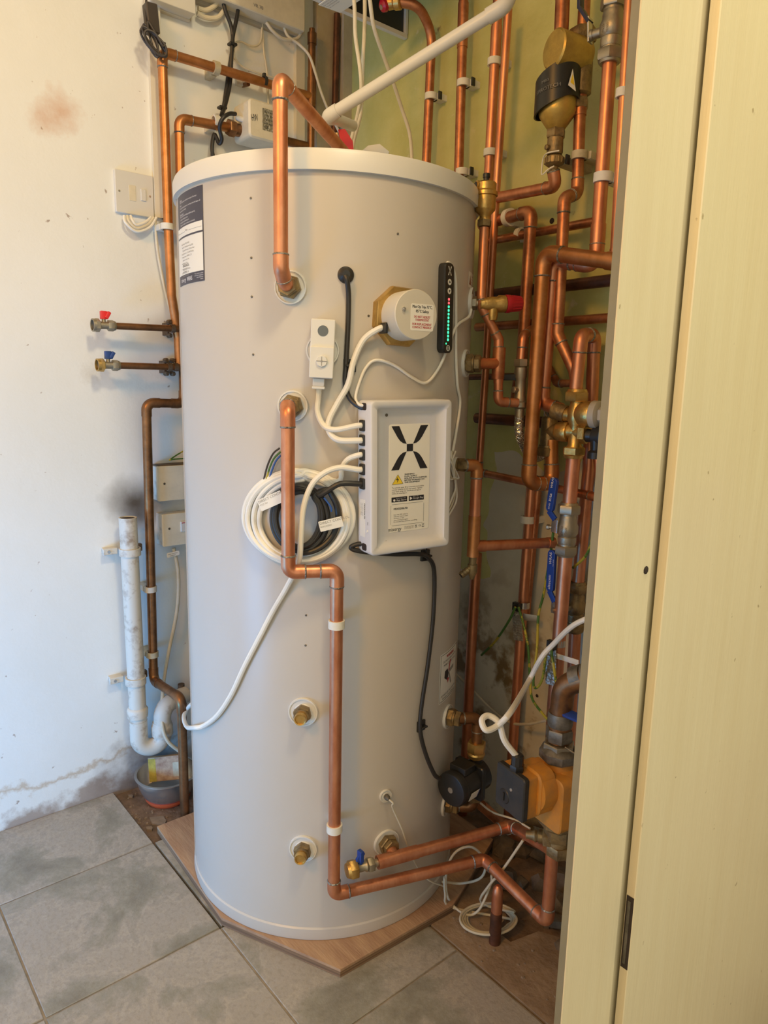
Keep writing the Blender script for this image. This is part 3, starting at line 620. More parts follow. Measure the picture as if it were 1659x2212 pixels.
for x0_, x1_ in ((195, 445), (470, 718)): tx.rbox(G, X((x0_+x1_)/2), Y(1440), (x1_-x0_)*u, .0086, c-.0002, c, .0006, .0001, 2)
fw, fh = 530*u, 370*Lh/1850; fx, fyy = X(452), Y(1705)
for s in (-1, 1): tx.rbox(G, fx, fyy+s*fh/2, fw-.004, .0003, c-.0002, c, .0001, .00005, 1).rbox(G, fx+s*fw/2, fyy, .0003, fh-.004, c-.0002, c, .0001, .00005, 1)
T.part('lettering', tx, 'ink')
wt = B(); text(wt, G, 'App Store', X(270), Y(1465), .0044, c+.0003, width=160*u); text(wt, G, 'Download on the', X(270), Y(1425), .0018, c+.0003, width=150*u)
text(wt, G, 'Google Play', X(540), Y(1455), .0044, c+.0003, width=165*u); text(wt, G, 'GET IT ON', X(540), Y(1415), .0018, c+.0003, width=85*u)
wt.lathe(G(X(238), Y(1450), 0), G.n, [(.0021, c), (.0021, c+.0003)], 14); wt.poly(G, [(X(488), Y(1470)), (X(530), Y(1440)), (X(488), Y(1410))], c, c+.0003)
T.part('badge_lettering', wt, 'ink_white')
yl = B(); yl.poly(G, [(X(205), Y(1175)), (X(375), Y(1170)), (X(293), Y(1010))], c-.0003, c-.0001); T.part('hazard_triangle', yl, 'yellow', 'yellow hazard triangle')
bl = B().poly(G, [(X(298), Y(1040)), (X(262), Y(1105)), (X(288), Y(1100)), (X(280), Y(1150)), (X(310), Y(1085)), (X(285), Y(1090))], c-.0001, c+.0001)
for a_, b_ in (((205, 1175), (375, 1170)), ((375, 1170), (293, 1010)), ((293, 1010), (205, 1175))): bl.bar(G(X(a_[0]), Y(a_[1]), c), G(X(b_[0]), Y(b_[1]), c), .0005, .0003)
T.part('hazard_outline', bl, 'ink')
# side: entries, tabs, sticker
S = Fr(F(-CW/2, 0, 0), n0, F.u, -F.t)
for k in range(5):
    yy = .0880-k*.0242
    gl = B().rbox(S, .016, yy, .015, .0185, 0, .0035, .002, .0008, 3); T.part('cable_gland', gl, 'black_plastic')
for yy in (CH/2-.010, -CH/2+.012): T.part('cable_slot', B().rbox(S, .020, yy, .016, .012, 0, .0006, .004, .0002), 'hole_shade')
T.part('side_label', B().rbox(S, .014, -.068, .017, .064, 0, .0004, .001, .0001), 'label_white')
tx = B(); text(tx, S, 'MX020670', .0205, -.042, .0045, .0006, rot=-math.pi/2, width=.026, bold=.02); text(tx, S, 'Pair', .0315, -.072, .0036, .0006, rot=-math.pi/2)
for i in range(4): text(tx, S, 'scan code to register', .016-i*.0025, -.042, .0018, .0006, rot=-math.pi/2, width=.022)
T.part('side_lettering', tx, 'ink'); T.part('pair_button', B().lathe(S(.031, -.088), S.n, [(.0022, 0), (.0022, .0012)], 12), 'label_white')
slot = lambda k, out=.004: S(.016, .0880-k*.0242, out)

# ---- front copper pipe runs
a = P1(0, 0, .004); b1 = P1(-.0, .0, .012); 
rf = .0112
def hOf(p): return (p-CAM).dot(HF)
e1 = AC(607, 592, .052); top_ = A(608, 172, hOf(e1)+.0); top_ = V((e1.x, e1.y, top_.z)); end_ = AZ(745, 335, top_.z); endd = A(733, 318, hOf(AZ(728, 312, top_.z)))
e1 = V((top_.x, top_.y, AC(607, 600, .052).z))
pipe('bright copper pipe rising from the upper left port and bending back over the lid', [P1(0, 0, .008), P1(0, 0, .034) + V((0, 0, .002)), V((top_.x, top_.y, P1.o.z+.022)), top_, AZ(757, 345, top_.z)], rf, 'copper', .013, elbows=[1, 2], name='copper_pipe')
# second run
q1 = AC(626, 884, .052); zt2 = P2.o.z
x2 = AC(622, 1000, .050); low = AC(626, 1236, .050); a2 = V((x2.x, x2.y, zt2-.006)); z12 = low.z; b2 = V((x2.x, x2.y, z12))
r1 = AC(728, 1242, .035); r1.z = z12; r2 = AC(721, 1932, .050); c2 = V((r1.x, r1.y, 0)); c3 = A(721, 1932, hOf(r1)+.0); z3 = c3.z
c3 = V((r1.x, r1.y, z3)); d3 = AZ(1046, 1856, z3+.001); e3 = AZ(1182, 1992, z3-.012)
f3 = A(1192, 1838, hOf(e3)); f3 = V((e3.x, e3.y, f3.z))
pipe('long copper pipe stepping down the tank front then turning right near the floor', [P2(0, 0, .008), P2(0, 0, .036), a2 - V((0, 0, .004)), b2, V((r1.x, r1.y, z12)), c3, d3, e3, f3], rf, 'copper', .013, elbows=[1, 2, 3, 4, 5, 6])
# third: drain end to pump
q5 = P5(0, 0, .045); z5 = AC(850, 1855, .03).z; tee = A(852, 1853, hOf(P5.o)-.035); z5 = tee.z
g1 = AZ(1105, 1783, z5); g2 = A(1186, 1832, hOf(e3)); dv = (tee-g1).normalized(); g0 = tee+dv*.035
T3 = pipe('copper drain pipe running from the lower right port towards the pump', [g0, g1, g2], rf, 'copper', .013, sleeves=[(0, .0, .28)])
T3.part('branch', B().tube([P5(0, 0, .006), tee], rf*1.04, 16), 'copper')
T = Thing('drain_valve', 'small nickel drain valve with blue tap and blanked brass end nut', 'valve', g0+dv*.05)
T.part('body', B().tube([g0, g0+dv*.014], .0075, 14).nut(g0, dv, .0135, .008, .020).lathe(g0, dv, [(.009, .020), (.011, .023), (.0085, .027), (.0085, .040), (.010, .043)], 20), 'nickel')
T.part('end_nut', B().nut(g0, dv, .0175, .041, .056).lathe(g0, dv, [(.015, .055), (.0125, .061), (.003, .0615)], 20), 'brass')
k0 = g0+dv*.034; T.part('handle', B().lathe(k0, Z, [(.004, .005), (.004, .014)], 12).bar(k0+V((0, 0, .012)), k0+V((0, 0, .034)), .012, .008).bar(k0+V((0, 0, .013))+dv*.006, k0+V((0, 0, .030))-dv*.004, .006, .010), 'blue_lever')
# white clips on front pipe
for py, lb in ((1348, 'white plastic pipe clip midway down the tank front pipe'), (1788, 'white plastic pipe clip low on the tank front pipe above the drain valve')):
    zc_ = A(725, py, hOf(r1)).z; pp = V((r1.x, r1.y, zc_)); nn = (pp-TC); nn.z = 0; nn.normalize(); clip(lb, pp, Z, rf, V((TC.x, TC.y, zc_))+nn*TR, w=.014)

# ---- cables on the tank
def CC(pts): return [AC(x, y, o) for x, y, o in pts]
cable('black sensor cable dropping from the rubber grommet to the controller', CC([(746, 596, .010), (750, 608, .012), (753, 640, .006), (752, 700, .005), (748, 780, .005), (746, 830, .006), (757, 862, .010), (780, 880, .022), (797, 880, .030)]), .0042, 'black_rubber', 'sensor_cable')
F = FC(747, 594); T = Thing('rubber_grommet', 'round black rubber grommet above the thermostat', 'grommet', F.o); T.part('flange', B().lathe(F.o, F.n, [(.0135, 0), (.0130, .003), (.009, .005), (.006, .009), (.0045, .009)], 28), 'black_rubber')
def ctie(px, py, lb, up=0, rot=0):
    F = FC(px, py).rot(rot); T = Thing('cable_mount', lb, 'cable mount', F.o); T.part('pad', B().rbox(F, 0, 0, .021, .021, 0, .004, .001, .0006, 2), 'black_plastic'); T.part('strap', B().rbox(F, 0, .0, .004, .016, .004, .013, .001, .001, 2).rbox(F, .010, .003, .008, .002, .006, .008, .0005, .0002, 1), 'black_plastic')
ctie(755, 790, 'black sticky cable mount below the grommet', rot=1.57); ctie(917, 1199, 'black sticky cable mount under the controller', rot=1.5); ctie(908, 1567, 'black sticky cable mount low on the right front of the tank', rot=1.57)
cable('white heater cable looping from the immersion cover to the second controller entry', CC([(838, 706, .016), (815, 712, .018), (785, 735, .012), (764, 780, .012), (752, 830, .012), (730, 870, .010), (712, 905, .011), (710, 930, .014), (730, 950, .022)])+[slot(1, .010), slot(1, .0)], .0052, 'white_cable', 'heater_cable')
cable('white thermostat cable running down to the top controller entry', CC([(690, 836, .010), (688, 860, .008), (686, 890, .008), (700, 920, .014), (725, 928, .022)])+[slot(0, .012), slot(0, .0)], .0047, 'white_cable', 'thermostat_cable')
cable('thin white cable dipping from the gauge side to the controller top', CC([(1018, 668, .008), (1012, 685, .006), (985, 706, .005), (965, 758, .005), (945, 800, .004), (920, 827, .005), (890, 815, .004), (850, 788, .004), (812, 778, .004), (790, 795, .004), (775, 830, .005), (768, 860, .010), (776, 874, .022), (790, 876, .030)]), .0026, 'white_cable', 'gauge_cable')
cable('thin white cable falling straight down the right side of the tank from the gauge top', CC([(963, 572, .004), (968, 567, .006), (976, 575, .004), (984, 605, .003), (985, 680, .003), (985, 760, .003), (988, 830, .003), (994, 870, .003), (986, 930, .003), (978, 975, .006)]), .0026, 'white_cable', 'gauge_cable')
cable('black pump cable from under the controller down to the black pump', CC([(800, 1178, .022), (775, 1175, .016), (758, 1183, .012), (780, 1191, .012), (850, 1197, .012), (905, 1197, .012), (925, 1205, .010), (938, 1235, .007), (936, 1330, .006), (925, 1430, .006), (910, 1530, .006), (908, 1580, .008), (920, 1630, .012), (938, 1672, .020), (950, 1682, .025)]), .0042, 'black_rubber', 'pump_cable')
for i, (dx, dy) in enumerate(((0, 0), (6, -2), (-5, 2))):
    cable(('thin grey cable bundle beside the controller, outer strand', 'thin grey cable bundle beside the controller, middle strand', 'thin grey cable bundle beside the controller, inner strand')[i], CC([(978+dx, 975, .006), (970+dx, 1000, .006+.003*i), (974+dx, 1030+dy, .008), (985+dx, 1032, .008), (978, 1005+dy, .012), (968+dx, 978+dy, .008), (972+dx, 990, .004), (984, 1040+dy*3, .005), (980+dx, 1080, .004), (962+dx, 1118+dy, .004)]), .0018, 'white_cable' if i else 'cream_cable', 'thin_cable')
# coil of white cables
ccx, ccy = 645, 1120
def loop(rx, ry, cx, cy, a0, a1, off, n=22): return [(cx+rx*math.cos(math.radians(a0+(a1-a0)*i/n)), cy-ry*math.sin(math.radians(a0+(a1-a0)*i/n)), off+.002*math.sin(i)) for i in range(n+1)]
coil = []
for k, (rx, ry, cx, cy) in enumerate(((118, 98, 645, 1115), (108, 100, 645, 1118), (102, 92, 650, 1120), (112, 88, 648, 1112), (95, 86, 655, 1122), (105, 94, 640, 1118))):
    coil += loop(rx, ry, cx, cy, 90, 90+350, .007+.0035*(k % 3), 18)
lead = [(768, 980, .02), (745, 990, .014), (735, 1010, .012), (728, 1050, .010), (722, 1060, .010)]
cable('coil of white flex bundled behind the front copper pipe', [slot(2, 0), slot(2, .008)]+CC([(752, 992, .02), (738, 1012, .012), (728, 1040, .008)]+coil), .0047, 'white_cable', 'cable_coil', 4)
cable('white flex arching from the fourth controller entry down past the coil to the back wall', [slot(3, 0), slot(3, .010)]+CC([(735, 1010, .030), (700, 1022, .034), (672, 1050, .036), (655, 1100, .036), (650, 1160, .036), (645, 1215, .030), (620, 1268, .008), (590, 1320, .006), (560, 1378, .006), (528, 1440, .006), (500, 1500, .006), (470, 1545, .006), (440, 1568, .008), (420, 1572, .012)])+[AX(404, 1570, TC.x-.20), AX(397, 1550, TC.x-.28), AX(404, 1532, TC.x-.31), AX(415, 1520, TC.x-.26)], .0050, 'white_cable', 'supply_cable')
coil = []
for k, (rx, ry, cx, cy) in enumerate(((60, 70, 648, 1120), (52, 64, 645, 1118), (56, 60, 652, 1122), (48, 66, 644, 1116))): coil += loop(rx, ry, cx, cy, 60, 60+345, .017+.003*(k % 2), 16)
cable('coil of black flex inside the white coil', [slot(4, 0), slot(4, .008)]+CC([(735, 1045, .030), (705, 1062, .026), (690, 1070, .022)]+coil+loop(80, 80, 650, 1115, 45, -95, .018, 10)), .0048, 'black_rubber', 'cable_coil', 4)
for i, (m_, pts) in enumerate((('brown_cable', [(604, 968), (590, 980), (578, 1005), (570, 1035)]), ('earth_green', [(606, 976), (592, 990), (582, 1012), (574, 1040)]), ('blue_wire', [(606, 984), (596, 996), (588, 1015), (580, 1040)]))):
    cable(('bare brown core end curling out above the coil', 'green and yellow core end above the coil', 'blue core end above the coil')[i], CC([(x, y, .012) for x, y in pts]), .0016, m_, 'wire_end')
cable('blue core looping inside the right of the coil', CC([(700, 1075, .026), (715, 1095, .026), (716, 1105, .024)]), .0016, 'blue_wire', 'wire_end')
def tag_(px, py, rot, lb, lines, w=.05, h=.018):
    F = FC(px, py, .030).rot(rot); T = Thing('cable_tag', lb, 'tag', F.o); T.part('flag', B().rbox(F, 0, 0, w, h, 0, .0005, .001, .0002, 1), 'label_white'); tx = B()
    for i, (s, sz) in enumerate(lines): text(tx, F, s, -w/2+.002, h/2-.006-i*.0055, sz, .0008)
    T.part('lettering', tx, 'ink_grey')
tag_(585, 1082, .45, 'white paper flag tag at the upper left of the coil', [('DIRECT CONTROL', .0062), ('T127 1hr', .004)], .046, .020)
tag_(715, 1132, .25, 'white paper flag tag at the lower right of the coil', [('DIRECT CONTROL', .0060), ('RWC42301', .004)], .040, .018)
cable('thin cream sensor wire falling from the small lower port behind the drain pipe', [P6(0, 0, .016), P6(.004, -.004, .024)]+CC([(848, 1745, .02), (868, 1790, .02), (880, 1825, .016), (900, 1870, .012)])+[AZ(925, 1900, .10), AZ(960, 1915, .06)], .0018, 'cream_cable', 'sensor_cable')
# ================================================================== PIPEWORK AGAINST THE BACK WALL, right of the tank
YB = WY-.035
def wallclip(lb, px, py, Y, r, material='nylon', ax=Z, hook=True, w=.014, side=None):
    p = AY(px, py, Y); wp = V((p.x, WY, p.z)); T = Thing('pipe_clip', lb, 'pipe clip', wp)
    T.part('band', B().ring(p, ax, r*1.01, r*1.38, -w/2, w/2, 20), material)
    F = FYw(p); sx = r*1.9; L = WY-Y
    T.part('base', B().rbox(Fr(V((p.x+r*.6, WY, p.z)), (1, 0, 0), Z, (0, -1, 0)), 0, 0, sx*1.2 if ax.z > .5 else w, w if ax.z > .5 else sx*1.2, 0, L-r*.8, .001, .0004, 2), material)
    if hook: T.part('catch', B().rbox(Fr(V((p.x+r*1.9, Y+.014, p.z)), (1, 0, 0), Z, (0, -1, 0)), .001, 0, .004, w*1.25, 0, .010, .001, .0003, 2), 'black_plastic', 'black catch at the open side')
    return T
def comp(T, p, ax, r, n=2, material='brass', L=.026, name='nut'):
    """compression joint: hex nut with collar"""
    T.part(name, B().nut(p, ax, r*1.62, 0, L*.62, rot=.25).lathe(p, ax, [(r*1.35, L*.62), (r*1.35, L*.8), (r*1.2, L)], 20), material)
# --- upper wall runs left to right
T = Thing('brass_stop_valve', 'brass valve with dark red knob under the boiler at the pipe end', 'valve', AY(852, 5, 1.17))
p = AY(835, 8, 1.15); q = AY(864, 4, 1.165); T.part('body', B().lathe(p, q-p, [(.010, 0), (.014, .006), (.013, .018), (.016, .022), (.016, .034), (.013, .037)], 20), 'brass'); T.part('knob', B().lathe(p-V((0, .004, .004)), V((-.2, -1, -.5)), [(.014, 0), (.013, .008), (.008, .012)], 14), 'red_plastic'); T.part('knob_cap', B().lathe(p-V((.002, .012, .010)), V((-.2, -1, -.5)), [(.006, 0), (.005, .003)], 12), 'nickel')
pipe('copper pipe curving down the wall right behind the boiler corner', [AY(862, 4, 1.165), AY(905, 12, 1.20), AY(933, 70, YB), AY(921, 350, YB), AY(918, 600, YB)], .0108, 'copper_aged', .055, elbows=False)
wallclip('white clip on the pipe curving from the boiler', 931, 209, YB, .0108)
pipe('straight copper pipe, second from the left on the green wall', [AY(1003, -60, YB), AY(991, 370, YB), AY(984, 700, YB)], .0108, 'copper_aged', elbows=False, sleeves=[(0, .15, .37)])
wallclip('white clip high on the second green wall pipe', 1001, 180, YB, .0108); wallclip('white clip just behind the lid edge on the second green wall pipe', 998, 372, YB, .0108)
pipe('left pipe of the tight vertical pair on the green wall', [AY(1079, -60, YB), AY(1052, 450, YB), AY(1046, 610, YB)], .0108, 'copper', elbows=False, sleeves=[(0, .22, .36)])
wallclip('upper white clip on the tight vertical pair', 1068, 134, YB, .0108); wallclip('lower white clip on the tight vertical pair', 1059, 330, YB, .0108)
pipe('right pipe of the tight vertical pair on the green wall', [AY(1098, 20, YB-.025), AY(1071, 430, YB-.025), AY(1049, 800, YB-.025), AY(1034, 1020, YB-.025), AY(1160, 1046, YB-.03), AY(1298, 1076, YB-.03), AY(1290, 985, YB-.03)], .0085, 'copper', .012)
# waste pipe crossing
T = Thing('overflow_pipe', 'white plastic overflow pipe slanting across the copper pipes over the tank', 'pipe', A(706, 254, 1.45))
w0 = A(709, 251, 1.47); w1 = A(1092, 12, 1.33); w2 = A(1120, -60, 1.36); w3 = A(762, 272, 1.62)
pp, _ = fillet([w0, w1, w2], .02); T.part('pipe', B().tube(pp, .0110, 20), 'white_plastic'); T.part('elbow', B().tube(fillet([w1.lerp(w0, .09), w1, w1.lerp(w2, .6)], .02)[0], .0132, 20), 'white_plastic')
T.part('elbow', B().tube(fillet([w0.lerp(w1, .06), w0-(w1-w0)*.012, w0.lerp(w3, .16)], .012)[0], .0130, 20), 'white_plastic'); T.part('pipe', B().tube([w0, w3], .0110, 16), 'white_plastic')
# --- dirt separator column
YS = 1.185
pipe('copper pipe entering the top of the brass dirt separator', [AY(1218, -60, YS), AY(1212, 80, YS)], .0135, 'copper_aged', elbows=False)
c0 = AY(1203, 250, YS)
T = Thing('dirt_separator', 'brass dirt separator wrapped in a black magnetic collar', 'filter', c0)
top = AY(1208, 158, YS).z-c0.z
T.part('bowl', B().lathe(c0, Z, [(.014, -.026), (.017, -.024), (.034, .000), (.035, .006), (.035, .022), (.0355, .024), (.035, top*.7), (.033, top)], 36), 'brass_gold')
hd = (V((-.28, -1, .02))).normalized(); hc = AY(1195, 105, YS-.035)
T.part('slanted_housing', B().lathe(hc-hd*.075, hd, [(.026, 0), (.032, .02), (.034, .072), (.031, .075)], 40), 'brass_gold')
col = B(); cc = AY(1207, 195, YS); n = 40; vs = []
for i in range(n+1):
    t = math.pi*2*i/n; dx, dy = math.cos(t), math.sin(t); fr = max(0, -dy*.8-dx*.35); rr = .0405+.0045*fr
    zt_ = .030+.016*dx-.008*fr; zb_ = -.030+.010*dx-.012*fr
    for (r_, z_) in ((rr-.003, zb_), (rr, zb_), (rr, zt_), (rr-.003, zt_)): vs.append(cc+V((dx*r_, dy*r_, z_)))
col.add(vs, [(4*i+k, 4*i+(k+1) % 4, 4*i+4+(k+1) % 4, 4*i+4+k) for i in range(n) for k in range(4)])
co = T.part('magnet_collar', col, 'black_plastic')
def collmap(a, b, c): 
    t = -math.pi/2+.02+a/.045; dx, dy = math.cos(t), math.sin(t); return cc+V((dx*(.0452+c), dy*(.0452+c), b))
tx = B(); text(tx, None, 'SPIROTECH', .006, -.012, .009, .0003, 'c', .052, mapf=collmap, rot=.12, bold=.02); text(tx, None, 'MB3', .002, .0015, .007, .0003, 'c', .015, mapf=collmap, rot=.12, bold=.02)
T.part('embossed_lettering', tx, 'emboss', parent=co)
st = B(); st.add([collmap(a, b, c) for c in (.0003, .0008) for a, b in ((.045, -.008), (.062, -.016), (.052, .020))], [(0, 2, 1), (3, 4, 5)]); T.part('warning_sticker', st, 'label_white', parent=co)
st = B(); st.add([collmap(a, b, c) for c in (.0009, .0011) for a, b in ((.049, -.003), (.0575, -.007), (.0525, .012))], [(0, 2, 1), (3, 4, 5)]); T.part('sticker_print', st, 'yellow', parent=co)
b0 = c0-V((0, 0, .026)); T.part('outlet_nut', B().nut(b0, -Z, .0185, -.002, .014), 'brass_dull')
T = Thing('drain_cock', 'small brass drain cock with ribbed collar and a white loop below the separator', 'valve', b0-V((0, 0, .06)))
T.part('body', B().lathe(b0, -Z, [(.015, .014), (.0155, .040), (.014, .044)], 20).lathe(b0+V((-.004, -.015, -.033)), V((-.2, -1, 0)), [(.005, 0), (.005, .006), (.003, .007)], 12), 'brass_dull')
kb = B(); kb.lathe(b0, -Z, [(.015, .046), (.018, .049), (.018, .060), (.013, .064), (.009, .066), (.009, .078)], 24); T.part('collar', kb, 'brass_dull')
for k in range(14): t = k/14*6.283; T.part('rib', B().bar(b0+V((.018*math.cos(t), .018*math.sin(t), -.050)), b0+V((.018*math.cos(t), .018*math.sin(t), -.060)), .0025, .0025, V((1, 0, 0))), 'brass_dull')
T.part('white_loop', B().tube(spline([b0+V((.018, -.010, -.042)), b0+V((0, -.020, -.044)), b0+V((-.018, -.010, -.046)), b0+V((-.024, -.006, -.062)), b0+V((-.018, -.012, -.078)), b0+V((-.002, -.014, -.072)), b0+V((.010, -.012, -.068))], 5), .0014, 6), 'white_cable')
pb = b0-V((0, 0, .074)); e1_ = AY(1193, 408, YS+.02); e1_.x = pb.x-.004
pipe('copper pipe turning left from under the dirt separator to the air vent', [pb, V((pb.x, YS+.01, e1_.z)), AY(1040, 434, YB-.015)], .0112, 'copper', .022)
wallclip('cream clip under the dirt separator', 1199, 348, YS+.005, .0112, 'nylon_old'); 
# --- run behind: from valve to the mid wall
YF = 1.215
T5 = pipe('aged copper pipe behind the dirt separator with a double bend', [AY(1266, -60, YF), AY(1257, 110, YF), AY(1247, 418, YF), AY(1219, 428, YF-.045), AY(1209, 640, YF-.045), AY(1204, 722, YF-.045), AY(1240, 800, YF-.035), AY(1252, 870, YF-.035)], .0112, 'copper_aged', .016, elbows=[1, 2, 4], sleeves=[(1, .25, .45)])
T = Thing('union_joint', 'dull brass union on the aged pipe behind the separator', 'fitting', AY(1257, 130, YF)); pz = AY(1259, 78, YF)
T.part('nut', B().nut(pz, -Z, .026, -.012, .010, rot=.2), 'brass_dull'); T.part('body', B().lathe(pz, -Z, [(.021, .010), (.021, .040), (.018, .044), (.022, .046), (.022, .10), (.016, .104)], 24), 'brass_dull'); T.part('lower_nut', B().nut(pz-V((0, 0, .118)), -Z, .0195, -.010, .008), 'brass_dull')
wallclip('cream clip on the aged pipe behind the separator', 1252, 336, YF, .0112, 'nylon_old', hook=False)
# --- tall run with nickel lever valve at the top
YG = 1.175
g1_ = AY(1290, 540, YG); 
T6 = pipe('tall copper run from the nickel lever valve down to the brass mixing valve', [AY(1326, -60, YG), AY(1319, 100, YG), AY(1287, 576, YG), AY(1196, 562, YG-.01), AY(1187, 690, YG-.01), AY(1172, 872, YG-.01), AY(1212, 884, YG-.01)], .0125, 'copper', .018, elbows=[1, 2, 4], sleeves=[(1, .80, .93)])
ve = AY(1322, 62, YG)
def ballvalve(name, lb, c, ax, s, material='nickel', lever=None):
    T = Thing(name, lb, 'valve', c); T.part('body', B().lathe(c, ax, [(.017*s, -.030*s), (.0185*s, -.026*s), (.0185*s, -.016*s), (.0165*s, -.014*s), (.021*s, -.008*s), (.0215*s, .006*s), (.018*s, .014*s), (.018*s, .022*s), (.0165*s, .028*s)], 24), material)
    T.part('nut', B().nut(c, ax, .0235*s, -.052*s, -.034*s).lathe(c, ax, [(.0175*s, -.056*s), (.019*s, -.052*s)], 20).lathe(c, ax, [(.0165*s, -.034*s), (.0165*s, -.028*s)], 20), material)
    T.part('nut', B().nut(c, ax, .0235*s, .032*s, .050*s, rot=.3).lathe(c, ax, [(.0165*s, .027*s), (.0165*s, .033*s)], 20).lathe(c, ax, [(.019*s, .050*s), (.0165*s, .055*s)], 20), material); return T
T = ballvalve('ball_valve', 'dull nickel ball valve at the top right with a navy lever', ve, Z, 1.0, 'grey_metal' if 0 else 'nickel')
sd_ = V((-1, -.15, 0)).normalized(); T.part('stem', B().lathe(ve, sd_, [(.008, .015), (.008, .034), (.0095, .034), (.0095, .040)], 14), 'nickel')
l0 = ve+sd_*.040; lo = T.part('lever', B().bar(l0+V((0, 0, -.012)), l0+V((-.004, 0, .030)), .016, .003, sd_), 'steel'); T.part('grip', B().bar(l0+V((-.003, 0, .022)), l0+V((-.022, -.004, .050)), .018, .006, sd_).bar(l0+V((-.022, -.004, .048)), l0+V((-.026, -.004, .11)), .018, .006, sd_), 'navy', parent=lo)
tx = B(); G = FN(ve+V((-.0, -.0214, -.012)), V((-.2, -1, 0))).rot(math.pi/2); text(tx, G, 'DN25', .006, .002, .007, .0006, 'c'); text(tx, G, 'PN30', .006, -.008, .007, .0006, 'c'); T.part('cast_lettering', tx, 'brass_dull')
wallclip('white clip low on the tall run beside the door frame', 1303, 384, YG, .0125, hook=False, w=.016)
pipe('bright slim copper pipe half hidden by the door frame edge', [AY(1363, -60, 1.16), AY(1326, 580, 1.16)], .0085, 'copper', elbows=False, sleeves=[(0, .93, .99)])
wallclip('white clip on the slim pipe by the frame', 1345, 201, 1.16, .0085, hook=False)
# --- main front run
YM = 1.135
pipe('thick front copper run looping from the frame side down and under to the tee', [AY(1440, 580, YM), AY(1175, 545, YM), AY(1141, 1043, YM), AY(1192, 1046, YM+.06), AY(1191, 950, YM+.06)], .0140, 'copper_orange', .020, elbows=[0, 1, 2], sleeves=[(0, .36, .45)])
T = Thing('pipe_tee', 'dull brass tee with gland nut left of the mixing valve', 'fitting', AY(1190, 985, YM+.06)); c = AY(1186, 930, YM+.06)
T.part('body', B().lathe(c, Z, [(.0165, -.030), (.0165, .024), (.014, .028)], 22).lathe(c, V((1, .1, 0)), [(.0165, 0), (.0165, .022)], 20), 'brass_dull'); T.part('nut', B().nut(c, Z, .0225, -.052, -.034).lathe(c, Z, [(.019, -.034), (.019, -.030)], 20), 'brass_dull')
# --- run K
pipe('copper run with white collar turning down beside the thick front run', [AY(1040, 486, YB-.0), AY(1148, 456, YB-.035), AY(1128, 770, YB-.035), AY(1112, 880, YB-.035)], .0122, 'copper_aged', .016, elbows=[0])
ax_ = (AY(1148, 456, YB-.035)-AY(1040, 486, YB)).normalized(); 
for (px, py, Y, r, lb) in ((1100, 470, YB-.015, .0122, 'fat white clip round the short horizontal pipe'), (1124, 505, YB+.005, .0088, 'small white clip on the slim horizontal pipe below the fat clip')):
    p = AY(px, py, Y); T = Thing('pipe_clip', lb, 'pipe clip', V((p.x, WY, p.z))); T.part('band', B().ring(p, ax_, r*1.01, r*1.5, -.007, .007, 20), 'nylon'); T.part('base', B().rbox(Fr(V((p.x, WY, p.z-.004)), (1, 0, 0), Z, (0, -1, 0)), 0, 0, .014, .024, 0, WY-Y-r*.9, .001, .0004, 2), 'nylon')
pipe('slim horizontal copper pipe behind the vertical runs, upper of the wall level pipes', [AY(1040, 524, YB+.008), AY(1290, 478, YB-.01)], .0088, 'copper_aged', elbows=False)
pipe('tarnished horizontal pipe on the wall at red cap height', [AY(1030, 640, YB+.005), AY(1500, 584, YB-.005)], .0118, 'copper_dark', elbows=False, name='copper_pipe')
pipe('slim tarnished horizontal pipe just below the red cap', [AY(1030, 707, YB+.01), AY(1500, 674, YB)], .0095, 'copper_aged', elbows=False)
pipe('dark red horizontal pipe low behind the braided hose', [AY(1030, 903, YB+.01), AY(1240, 917, YB+.005)], .0125, 'copper_dark', elbows=False)
pipe('thin blackened horizontal pipe behind the check valve', [AY(1010, 815, YB+.01), AY(1130, 812, YB+.01)], .007, 'copper_dark', elbows=False)
pipe('inverted U of copper above the mixing valve', [AY(1244, 840, 1.165), AY(1256, 724, 1.165), AY(1284, 724, 1.235), AY(1272, 1010, 1.235), AY(1246, 1290, 1.235), AY(1225, 1700, 1.235)], .0125, 'copper', .016, elbows=[0, 1])
pipe('small bent copper offcut left of the mixing valve inlet', [AY(1180, 780, YB), AY(1203, 828, YB-.02), AY(1240, 828, YB-.04)], .0078, 'copper_aged', .016, elbows=[0])
# --- automatic air vent column
hv = hOf(R1p(0, 0, .035)); rp = R1p(0, 0, .02)
va = A(1040, 640, hv); vt = A(1046, 492, hv+.01)
T = Thing('air_vent', 'brass automatic air vent bottle with black cap right of the tank lid', 'valve', vt)
zz = lambda py: A(1048, py, hv+.01).z-vt.z
T.part('bottle', B().lathe(vt, Z, [(.0115, .004), (.0115, .014), (.0095, .018), (.0105, .022), (.0185, .030), (.0195, .034), (.0195, zz(425)), (.0225, zz(424)), (.0225, zz(416)), (.0195, zz(412)), (.0195, zz(397)), (.017, zz(394))], 26), 'brass')
T.part('nut', B().nut(vt, Z, .0135, .002, .014), 'brass_dull'); T.part('cap', B().lathe(vt, Z, [(.0055, zz(394)), (.0055, zz(384)), (.0068, zz(384)), (.0068, zz(376)), (.0062, zz(375))], 16), 'black_plastic')
T.part('vent_screw', B().lathe(vt+V((0, 0, zz(403))), V((-.3, -1, 0)), [(.0085, .013), (.008, .021)], 16).lathe(vt+V((0, 0, zz(403))), V((-.3, -1, 0)), [(.0062, .0205), (.006, .0225)], 16), 'brass'); T.part('vent_hole', B().lathe(vt+V((0, 0, zz(403))), V((-.3, -1, 0)), [(.0058, .0222), (.0058, .0230)], 14), 'black_plastic')
